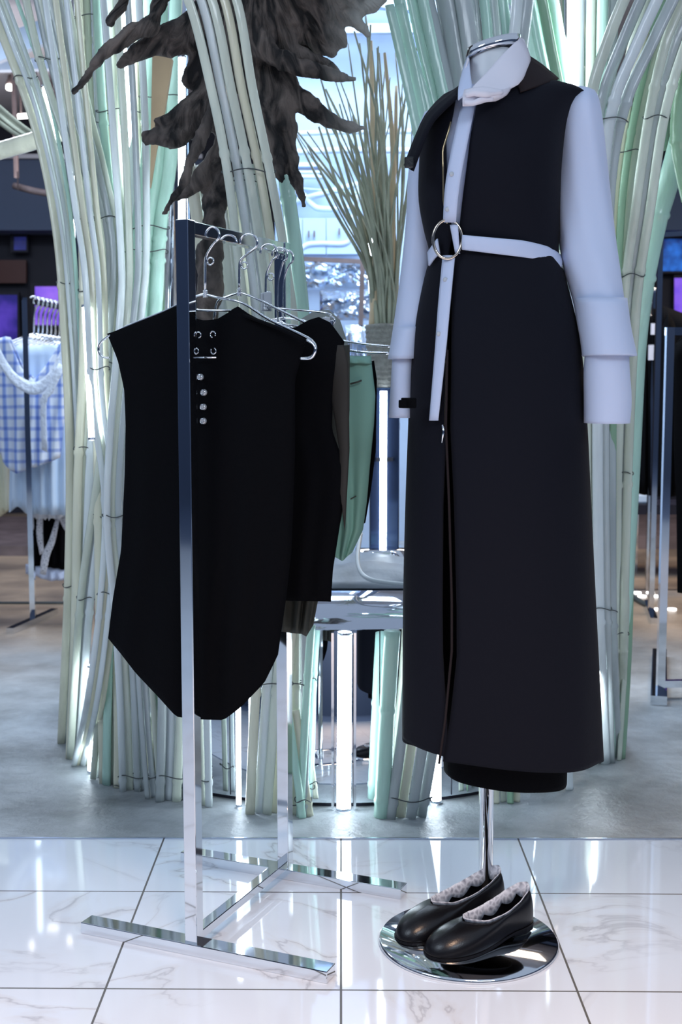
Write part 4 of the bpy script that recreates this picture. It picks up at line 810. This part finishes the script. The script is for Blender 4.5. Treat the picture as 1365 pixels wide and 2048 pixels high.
loft('turned_cuff', dense([(598, 1150, 1252, .056, 2.195), (610, 1154, 1253, .059, 2.19), (660, 1160, 1260, .061, 2.18), (705, 1166, 1270, .061, 2.17), (712, 1166, 1271, .061, 2.17)], 10), 'white', sh, 40, solid=0.004, fold=lambda t, v: 0.015*math.sin(3*t+2))
loft('cuff', dense([(690, 1174, 1256, .045, 2.17), (740, 1170, 1258, .047, 2.17), (800, 1170, 1262, .047, 2.17), (846, 1170, 1259, .047, 2.17)], 10), 'white', sh, 40, solid=0.003, fold=lambda t, v: 0.012*math.sin(2*t+1))
loft('sleeve', dense([(225, 850, 905, .03, 2.33), (260, 836, 900, .045, 2.32), (340, 818, 890, .05, 2.32), (440, 812, 872, .048, 2.31), (540, 803, 868, .046, 2.30), (620, 793, 858, .046, 2.28), (680, 784, 842, .046, 2.27), (718, 778, 836, .046, 2.26)], 9), 'white', sh, 40, fold=lambda t, v: 0.035*math.sin(3*t+5*v), cap=(1, 0), solid=0.002)
loft('turned_cuff', dense([(655, 790, 846, .048, 2.27), (690, 782, 842, .050, 2.265), (718, 776, 838, .050, 2.26)], 9), 'white', sh, 40, solid=0.004)
loft('cuff', dense([(700, 786, 830, .036, 2.26), (770, 782, 828, .036, 2.26), (820, 779, 828, .036, 2.26), (835, 778, 830, .036, 2.26)], 9), 'white', sh, 40, solid=0.003)
# collar
sheet('collar', [[P(1040, 76, 2.235), P(1008, 108, 2.19), (P(975, 145, 2.165)), P(945, 177, 2.15)], [P(1052, 92, 2.235), P(1022, 128, 2.175), P(982, 163, 2.15), P(940, 186, 2.14)], [P(1060, 116, 2.23), P(1040, 150, 2.165), P(990, 180, 2.14), P(938, 193, 2.13)], [P(1058, 128, 2.225), P(1036, 170, 2.155), P(985, 186, 2.135), P(936, 198, 2.128)]], 'pink', sh, solid=0.004)
sheet('collar', [[P(1040, 76, 2.235), P(1048, 80, 2.27), P(1030, 78, 2.30), P(990, 86, 2.31), P(952, 98, 2.29), P(938, 112, 2.25), P(938, 118, 2.21)], [P(1062, 120, 2.235), P(1062, 125, 2.28), P(1045, 128, 2.32), P(990, 135, 2.33), P(940, 140, 2.31), P(930, 150, 2.26), P(926, 155, 2.2)]], 'pink', sh, solid=0.003)
sheet('collar', [[P(938, 112, 2.235), P(942, 150, 2.18), P(946, 178, 2.145)], [P(930, 130, 2.23), P(928, 160, 2.17), P(930, 190, 2.14)], [P(922, 160, 2.2), P(918, 180, 2.16), P(917, 200, 2.14)]], 'white', sh, solid=0.003)
# knot folds
sheet('neck_tie', [[P(930, 182, 2.12), P(965, 176, 2.115), P(1000, 180, 2.12), P(1022, 172, 2.15)], [P(926, 196, 2.108), P(962, 190, 2.105), P(995, 192, 2.112), P(1012, 188, 2.14)], [P(926, 212, 2.112), P(945, 211, 2.11), P(972, 201, 2.115), P(990, 200, 2.13)]], 'pink', sh, solid=0.006)
tube('tie_fold', smooth([P(933, 190, 2.105), P(950, 186, 2.098), P(975, 188, 2.10), P(1005, 184, 2.115)], 4), [0.005]*5+[0.006]*4+[0.004]*4, 'pink', sh)
tube('tie_fold', smooth([P(930, 205, 2.105), P(948, 206, 2.10), P(962, 200, 2.10), P(985, 198, 2.112)], 4), 0.0045, 'pink', sh)
# placket straps
hs = thing('harness_belt', 'white strap belt with a round metal ring at the coat waist', 'belt', P(903, 480, 2.12))
def strip2(name, L, R, ys, ex, m, par, solid=0.003):
    return sheet(name, [[front(interp(L, y), y, ex), front((interp(L, y)+interp(R, y))/2, y, ex+0.002), front(interp(R, y), y, ex)] for y in ys], m, par, solid=solid, k=2)
us = strip2('upper_strap', [(208, 928), (300, 908), (380, 895), (446, 893)], [(208, 954), (300, 935), (380, 921), (448, 916)], [208, 240, 280, 320, 360, 400, 446], 0.008, 'white', hs)
hg = strip2('hanging_strap', [(512, 893), (600, 884), (700, 877), (840, 866)], [(512, 915), (600, 906), (700, 897), (842, 882)], [512, 560, 620, 680, 740, 800, 841], 0.008, 'white', hs)
strip2('ring_strap', [(450, 903), (508, 914)], [(450, 918), (508, 922)], [450, 480, 508], 0.003, 'white', hs)
xs = [928, 960, 1000, 1040, 1075, 1095, 1108, 1114]
tp = [(928, 471), (1040, 482), (1080, 491), (1100, 499), (1114, 512)]; bt_ = [(928, 500), (1040, 515), (1080, 521), (1100, 527), (1114, 538)]
sheet('waist_strap', [[front(x, interp(tp, x), 0.007) for x in xs], [front(x, (interp(tp, x)+interp(bt_, x))/2, 0.009) for x in xs], [front(x, interp(bt_, x), 0.007) for x in xs]], 'white', hs, k=3)
sheet('waist_strap', [[front(881, 478, .007), front(872, 492, .007), front(864, 505, .007)], [front(886, 508, .007), front(876, 518, .007), front(866, 532, .007)]], 'white', hs, k=3)
rc = [front(903, 480, 0.012)]; c = rc[0]
tube('ring', [c+Vector((math.cos(a)*0.0245, -math.cos(a)*0.002, math.sin(a)*0.0325)) for a in [2*PI*i/40 for i in range(41)]], 0.0026, 'gold', hs, 8, cap=False)
for x, y, par in ((899, 560, hg), (886, 668, hg), (910, 350, us), (902, 420, us)):
    q = front(x, y, 0.012); tube('button', [q+Vector((0, 0.002, 0)), q-Vector((0, 0.001, 0))], [0.0042, 0.0038], 'pearl', par, 14)
# ------------------------------------------------------------------ shoes
def shoe(label, toe, heel, mirror=1):
    T = GR(*toe); H = GR(*heel); T.z = H.z = 0.0095; d = (T-H); L = d.length; d.normalize(); s = Vector((-d.y, d.x, 0))
    t = thing('ballet_flat', label, 'shoe', H, None)
    def W(u, w, z): return H+d*(u*L)+s*w+Vector((0, 0, z))
    # sole outline half widths by u (0 heel .. 1 toe)
    hw = [(0, 0.010), (0.04, 0.024), (0.15, 0.031), (0.35, 0.029), (0.55, 0.036), (0.72, 0.041), (0.86, 0.037), (0.95, 0.026), (0.985, 0.015), (1.0, 0.004)]
    n = 48
    def outl(f, grow=0.0):
        """f 0..1 around: 0 heel, 0.5 toe"""
        g = f*2 if f < 0.5 else (1-f)*2; sg = 1 if f < 0.5 else -1; u = 0.5-0.5*math.cos(g*PI); w = sinterp(hw, u)
        if f == 0 or abs(f-0.5) < 1e-6: w = 0
        bend = 0.006*mirror*math.sin(u*PI)
        return u, sg*(w+grow)+bend
    lift = lambda u: interp([(0, 0.016), (0.25, 0.014), (0.45, 0.006), (0.6, 0.003), (1, 0.004)], u)
    prof = 7; vs = []
    for j in range(prof):
        tt = j/(prof-1)
        for k in range(n):
            f = k/n; u, w = outl(f)
            uo = 0.015+0.70*u if True else u; g = f*2 if f < 0.5 else (1-f)*2
            # opening outline
            ou = 0.012+0.665*(0.5-0.5*math.cos(g*PI)); ow = (1 if f < 0.5 else -1)*interp([(0, 0.0), (0.06, 0.016), (0.25, 0.024), (0.5, 0.027), (0.8, 0.024), (0.93, 0.014), (1, 0)], (ou-0.012)/0.665)+0.006*mirror*math.sin(ou*PI)
            oz = interp([(0, 0.078), (0.1, 0.068), (0.3, 0.052), (0.5, 0.045), (0.678, 0.050)], ou)
            bz = lift(u)
            a = tt*PI/2
            # bulge: outward first then up/over
            uu = lerp(u, ou, 1-math.cos(a)) if u > ou else lerp(u, ou, tt)
            ww = lerp(w, ow, (1-math.cos(a))*0.9+tt*0.1)*(1+0.10*math.sin(tt*PI)); zz = lerp(bz, oz, math.sin(a)*0.75+tt*0.25)
            vs.append(W(uu, ww, zz))
    fs = [[j*n+k, j*n+(k+1) % n, (j+1)*n+(k+1) % n, (j+1)*n+k] for j in range(prof-1) for k in range(n)]
    up = mesh('upper', vs, fs, 'leather', t, solid=0.002, off=-1, sub=1)
    edge = vs[-n:]
    # insole
    so = [W(outl(k/n)[0], outl(k/n)[1]*0.93, lift(outl(k/n)[0])+0.003) for k in range(n)]; cvs = so+[W(u/12, 0.006*mirror*math.sin(u/12*PI), lift(u/12)+0.004) for u in range(13)]
    mesh('insole', so, [list(range(n))], 'lining', t, sm=False, solid=0.002)
    b0 = [W(outl(k/n, 0.001)[0], outl(k/n, 0.001)[1], max(0.0, lift(outl(k/n)[0])-0.004)) for k in range(n)]; b1 = [v+Vector((0, 0, 0.005)) for v in b0]
    mesh('sole', b0+b1, [[k, (k+1) % n, n+(k+1) % n, n+k] for k in range(n)]+[list(range(n)), list(range(n, 2*n))], 'leather', t, sm=False)
    hs_ = [W(0.004+u, w, 0) for u, w in ((0.0, 0.0), (0.03, 0.022), (0.12, 0.028), (0.24, 0.027), (0.26, 0), (0.24, -0.027), (0.12, -0.028), (0.03, -0.022))]; m_ = len(hs_)
    mesh('heel', hs_+[v+Vector((0, 0, 0.016)) for v in hs_], [[k, (k+1) % m_, m_+(k+1) % m_, m_+k] for k in range(m_)]+[list(range(m_)), list(range(m_, 2*m_))], 'leather', t, sm=False)
    # lace trim: scalloped band rising from and lying inside the edge
    cen = sum(edge, Vector())/n; lv = []; K = n*6; ed = smooth(edge+[edge[0]], 6)[:K]
    for k in range(K):
        p = ed[k]; f = k/K; inw = Vector((cen.x-p.x, cen.y-p.y, 0)); ds = abs(inw.dot(s)); inw = s*inw.dot(s)*0.5+d*inw.dot(d)*0.12
        inw = inw.normalized() if inw.length > 1e-6 else d
        sc = 0.6+0.4*abs(math.sin(f*PI*11)); toe_w = 1.0+0.5*max(0, 1-abs(f-0.5)*5)
        lv += [p+Vector((0, 0, 0.002+0.003*sc)) - inw*0.0005, p+Vector((0, 0, 0.001))+inw*0.0025, p+inw*(0.006*sc*toe_w)+Vector((0, 0, -0.022*sc/toe_w))]
    mesh('lace_trim', lv, [[3*k+j, 3*((k+1) % K)+j, 3*((k+1) % K)+j+1, 3*k+j+1] for k in range(K) for j in range(2)], 'lace', t, solid=0.0012)
    return t
shoe('black ballet flat with lace trim, nearer of the pair on the chrome disc', (856, 1926), (1056, 1858), 1)
shoe('black ballet flat with lace trim, farther of the pair beside the chrome pole', (799, 1896), (1000, 1822), -1)
# ------------------------------------------------------------------ left rack in the background
def bgplane(Y0, slope=0.0):
    def pr(x, y, off=0.0):
        d = ray(x, y); return CAM+d*((Y0)/(d.y-slope*d.x))+Vector((0, off, 0))
    return pr
def rackbg(label, posts, m='chrome', r=0.011):
    """posts: list of (px,py_top,py_bottom,Y)"""
    b = P(posts[0][0], posts[0][2], posts[0][3]); t = thing('clothes_rack', label, 'clothes rack', (b.x, b.y, 0)); tops = []
    for x, yt, x2, Y in [(q[0], q[1], q[0], q[3]) for q in posts]:
        a = P(x, yt, Y); beam('upright', (a.x, a.y, 0), a, r*2, r*2, m, t); tops.append(a)
        beam('foot', (a.x-0.04, a.y-0.22, 0.012), (a.x+0.04, a.y+0.22, 0.012), 0.03, 0.024, m, t)
    beam('hanging_rail', tops[0], tops[1], r*1.8, r*1.8, m, t); return t, tops
t, tops = rackbg('chrome rack of blue and white dresses standing on the left', [(50, 600, 1255, 5.15), (200, 630, 0, 6.3)])
ra, rb = tops
for k in range(14):
    f = 0.10+k*0.052; c = ra.lerp(rb, f); h = thing('wire_hanger', ['chrome hanger on the left rack, %s' % ('nearest the front post' if k == 0 else 'farthest along the rail' if k == 13 else 'one of the close row along the rail')][0], 'hanger', c, 'chrome hangers on the left rack')
    r = 0.022; pts = [c+Vector((math.cos(a)*r, 0, math.sin(a)*r)) for a in [PI*0.95-i*PI*1.3/9 for i in range(10)]]
    pts += [c+Vector((0.0, 0, -0.045)), c+Vector((-0.004, 0, -0.13))]
    tube('hook', pts, 0.0042, 'chrome', h, 6)
    e = c+Vector((-0.004, 0, -0.13)); tube('arm', [e, e+Vector((-0.09, -0.02, -0.035)), e+Vector((-0.19, -0.03, -0.075))], 0.004, 'chrome', h, 6); tube('arm', [e, e+Vector((0.08, 0.02, -0.035)), e+Vector((0.16, 0.03, -0.07))], 0.004, 'chrome', h, 6)
def bgg(name, label, Y, top, bot, lf, rt, th, m, folds=0.3, cat='dress', fk=5, parent=None, slope=0.0, nv=24):
    pr = bgplane(Y, slope); o = garment(name, 0, top, bot, lf, rt, th, m, parent, folds=folds, fk=fk, proj=pr, nu=30, nv=nv); 
    return tag(o, label, cat) if parent is None else o
pd_ = thing('plaid_dress', 'pale blue plaid dress with lace neckline, nearest on the left rack', 'dress', P(60, 900, 5.22))
bgg('bodice', '', 5.22, [(0, 680), (0.2, 672), (0.38, 735), (0.55, 760), (0.72, 730), (0.95, 672), (1, 674)], [(0, 905), (0.2, 940), (0.35, 945), (0.7, 930), (1, 915)], [(670, -12), (800, -8), (945, 0)], [(670, 138), (760, 136), (850, 128), (945, 118)], 0.05, 'plaid', parent=pd_)
sheet('lace_collar', [[P(-10, 676, 5.15), P(12, 720, 5.14), P(38, 752, 5.13), P(72, 764, 5.13), P(100, 742, 5.13), P(118, 708, 5.14), P(136, 672, 5.15)], [P(-20, 700, 5.15), P(4, 740, 5.13), P(32, 774, 5.12), P(72, 790, 5.12), P(108, 764, 5.12), P(128, 728, 5.13), P(140, 690, 5.15)]], 'lace_pale', pd_, solid=0.002)
sheet('lace_strap', [[P(118, 725, 5.11), P(95, 775, 5.1), P(82, 800, 5.1), P(84, 900, 5.11)], [P(130, 735, 5.11), P(106, 785, 5.1), P(93, 808, 5.1), P(95, 905, 5.11)]], 'lace_pale', pd_, solid=0.002)
bgg('slip_dress', 'pale blue slip with pointed side hems under the plaid dress', 5.32, [(0, 690), (1, 690)], [(0, 1025), (0.15, 1010), (0.3, 1024), (1, 1030)], [(690, 16), (900, 20), (1040, 18)], [(690, 136), (1030, 144)], 0.05, 'paint', nv=16)
bgg('lace_slip', 'white slip with a lace hem hanging under the plaid dress', 5.42, [(0, 700), (1, 700)], [(0, 1028)]+[(i/20, 1034+(4 if i % 2 else -3)) for i in range(1, 20)]+[(1, 1036)], [(700, 30), (900, 48), (1040, 54)], [(700, 150), (1036, 148)], 0.06, 'lace_pale')
bgg('cream_dress', 'cream dress edge at the far left border of the rack', 5.5, [(0, 690), (1, 690)], [(0, 1035), (0.6, 1038), (1, 1015)], [(690, -60), (1040, -60)], [(690, 10), (900, 18), (1035, 26)], 0.05, 'cream')
bs = thing('black_shorts', 'black garment with grey lace ribbons and white hem below the lace slip', 'shorts', P(100, 1140, 5.48))
bgg('body', '', 5.48, [(0, 1020), (1, 1020)], [(0, 1130), (0.4, 1132), (1, 1140)], [(1000, 58), (1140, 62)], [(1000, 148), (1140, 148)], 0.03, 'black', parent=bs, nv=8)
bgg('hem_band', '', 5.48, [(0, 1128), (1, 1138)], [(0, 1148), (0.3, 1152), (0.5, 1160), (1, 1158)], [(1100, 50), (1160, 52)], [(1100, 148), (1160, 148)], 0.03, 'white', parent=bs, nv=5)
sheet('ribbon', [[P(113, 1034, 5.42), P(98, 1080, 5.42), P(84, 1110, 5.42), P(80, 1148, 5.42)], [P(119, 1040, 5.42), P(110, 1085, 5.42), P(100, 1110, 5.42), P(92, 1150, 5.42)]], 'lace', bs)
sheet('ribbon', [[P(74, 1034, 5.42), P(73, 1070, 5.42), P(80, 1110, 5.42)], [P(86, 1034, 5.42), P(86, 1070, 5.42), P(88, 1105, 5.42)]], 'lace', bs)
sheet('ribbon', [[P(117, 1036, 5.42), P(128, 1058, 5.42), P(142, 1075, 5.42)], [P(132, 1034, 5.42), P(138, 1044, 5.42), P(146, 1050, 5.42)]], 'lace', bs)
# floor steps on the left: brown raised platform edges
tag(boxes('floor_platform', [((P(60, 1100, 7.2).x-1.2, 8.0, 0.03), (5.2, 1.6, 0.06))], 'rust'), 'low dark brown platform along the left back wall', 'platform')
tag(boxes('floor_platform', [((2.9, 8.2, 0.04), (4.2, 1.4, 0.08))], 'rust'), 'low dark brown platform along the right back wall', 'platform')
tag(boxes('floor_channel', [((-2.6, 5.62, 0.004), (3.4, 0.03, 0.008))], 'wire'), 'dark floor channel strip beyond the left rack', 'floor strip')
# ------------------------------------------------------------------ right racks
def post(px, py, Y): p = P(px, py, Y); return p
YN = GR(1333, 1395).y
t = thing('clothes_rack', 'nearer chrome rack cut by the right edge with black shirt', 'clothes rack', (P(1333, 1395, YN).x, YN, 0))
a = P(1341, 655, YN); b0 = GR(1333, 1398)
beam('upright', (a.x, YN, 0.03), a, 0.024, 0.024, 'chrome', t); beam('hanging_rail', a+Vector((-0.012, 0, -0.012)), a+Vector((0.5, 0.05, -0.012)), 0.024, 0.024, 'chrome', t)
beam('foot', (a.x-0.03, YN-0.10, 0.015), (a.x+0.15, YN+0.6, 0.015), 0.05, 0.03, 'chrome', t); beam('base_rail', (a.x, YN, 0.045), (a.x+0.6, YN+0.04, 0.045), 0.022, 0.022, 'chrome', t)
tg = tag(garment('black_shirt', 0, [(0, 690), (0.2, 664), (1, 664)], [(0, 1185), (1, 1190)], [(600, 1352), (760, 1350), (880, 1348), (1000, 1354), (1200, 1356)], [(600, 1480), (1200, 1480)], 0.05, 'black', proj=bgplane(YN+0.1), nv=16, nu=20), 'black garment hanging on the nearer right rack at the border', 'garment')
YF = GR(1310, 1228).y
t, tops2 = rackbg('farther chrome rack on the right holding black dresses', [(1322, 470, 1228, YF), (1480, 460, 0, YF)])
hr = P(1312, 585, YF+0.5)
t = thing('clothes_rack', 'low chrome rail crowded with hangers behind the far right rack', 'clothes rack', (hr.x, hr.y, 0)); beam('upright', (hr.x, hr.y, 0), hr, 0.026, 0.026, 'chrome', t)
a2 = P(1283, 600, YF+1.3); beam('hanging_rail', a2, hr, 0.022, 0.022, 'chrome', t); beam('upright', (a2.x, a2.y, 0), a2, 0.024, 0.024, 'chrome', t); beam('foot', (hr.x-0.2, hr.y, 0.012), (hr.x+0.3, hr.y, 0.012), 0.03, 0.024, 'chrome', t)
for k in range(7):
    c = a2.lerp(hr, 0.15+k*0.12); h = thing('wire_hanger', 'chrome hanger in the close row above the right black dresses', 'hanger', c, 'chrome hangers on the low right rail')
    pts = [c+Vector((math.cos(a)*0.024, 0, math.sin(a)*0.024)) for a in [PI*0.95-i*PI*1.3/9 for i in range(10)]]+[c+Vector((0, 0, -0.05)), c+Vector((0, 0, -0.1))]
    tube('hook', pts, 0.005, 'chrome', h, 6); e = c+Vector((0, 0, -0.1)); tube('arm', [e+Vector((-0.15, 0, -0.06)), e, e+Vector((0.15, 0, -0.06))], 0.005, 'chrome', h, 6)
bgg('black_dress', 'black dress with white tags left on the far right rack', YF+0.55, [(0, 650), (0.4, 628), (1, 640)], [(0, 985), (1, 992)], [(600, 1270), (1000, 1262)], [(600, 1312), (1000, 1318)], 0.06, 'black', nv=12)
bgg('black_dress', 'black dress right of the far chrome post', YF+0.15, [(0, 660), (0.4, 625), (1, 655)], [(0, 992), (1, 990)], [(600, 1322), (1000, 1316)], [(600, 1352), (1000, 1350)], 0.06, 'black', nv=12)
bgg('black_coat', 'black coat sleeve sloping down from the hangers at the right border', YF+0.4, [(0, 610), (0.3, 625), (1, 650)], [(0, 960), (1, 960)], [(600, 1322), (1000, 1330)], [(600, 1440), (1000, 1440)], 0.06, 'black', nv=12)
for x, y, w, h, lb in ((1307, 658, 8, 22, 'small white paper tag on the black dress, upper'), (1303, 705, 10, 30, 'folded white paper tag below the upper tag')):
    tag(boxes('paper_tag', [(P(x, y, YF-0.05+0.45), (w*(YF+.4)/F, 0.006, h*(YF+.4)/F))], 'pink'), lb, 'tag')
st = tag(boxes('display_table', [((P(1320, 1010, YF+1.0).x+0.3, YF+1.1, 0.36), (1.1, 0.3, 0.05))]+[((P(1320, 1010, YF+1.0).x+0.3+q, YF+1.1, 0.17), (0.03, 0.03, 0.34)) for q in (-0.5, 0.5)], 'dark'), 'low black display table under the right dresses', 'table')
for q, lb in ((-0.42, 'pale box at the left end of the low black table'), (-0.14, 'white shoe on the low black table')):
    z0 = 0.386; xx = P(1320, 1010, YF+1.0).x+0.3+q
    tag(boxes('shoe_box', [((xx, YF+1.06, z0+0.025), (0.18 if q < -.3 else 0.07, 0.12, 0.05 if q < -.3 else 0.08))], 'paint', bevel=0.01), lb, 'box')
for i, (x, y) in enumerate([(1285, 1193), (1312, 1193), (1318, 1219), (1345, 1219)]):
    c = GR(x, y, 0.002); o = lathe('floor_glint', [(0.0, 0.001), (0.019, 0.001), (0.019, 0.006), (0.0, 0.007)], (c.x, c.y), 'lamp', None, 24)  # glowing discs standing in for spotlight reflections on the floor
    tag(o, ['small round spotlight reflection on the floor, back row left', 'small round spotlight reflection on the floor, back row right', 'small round spotlight reflection on the floor, front row left', 'small round spotlight reflection on the floor, front row right'][i], 'reflection')
tag(tube('power_cable', smooth([GR(1262, 1190, .01), GR(1285, 1205, .01), GR(1302, 1212, .01)], 4), 0.012, 'wire'), 'short black cord on the floor right of the bamboo', 'cord')
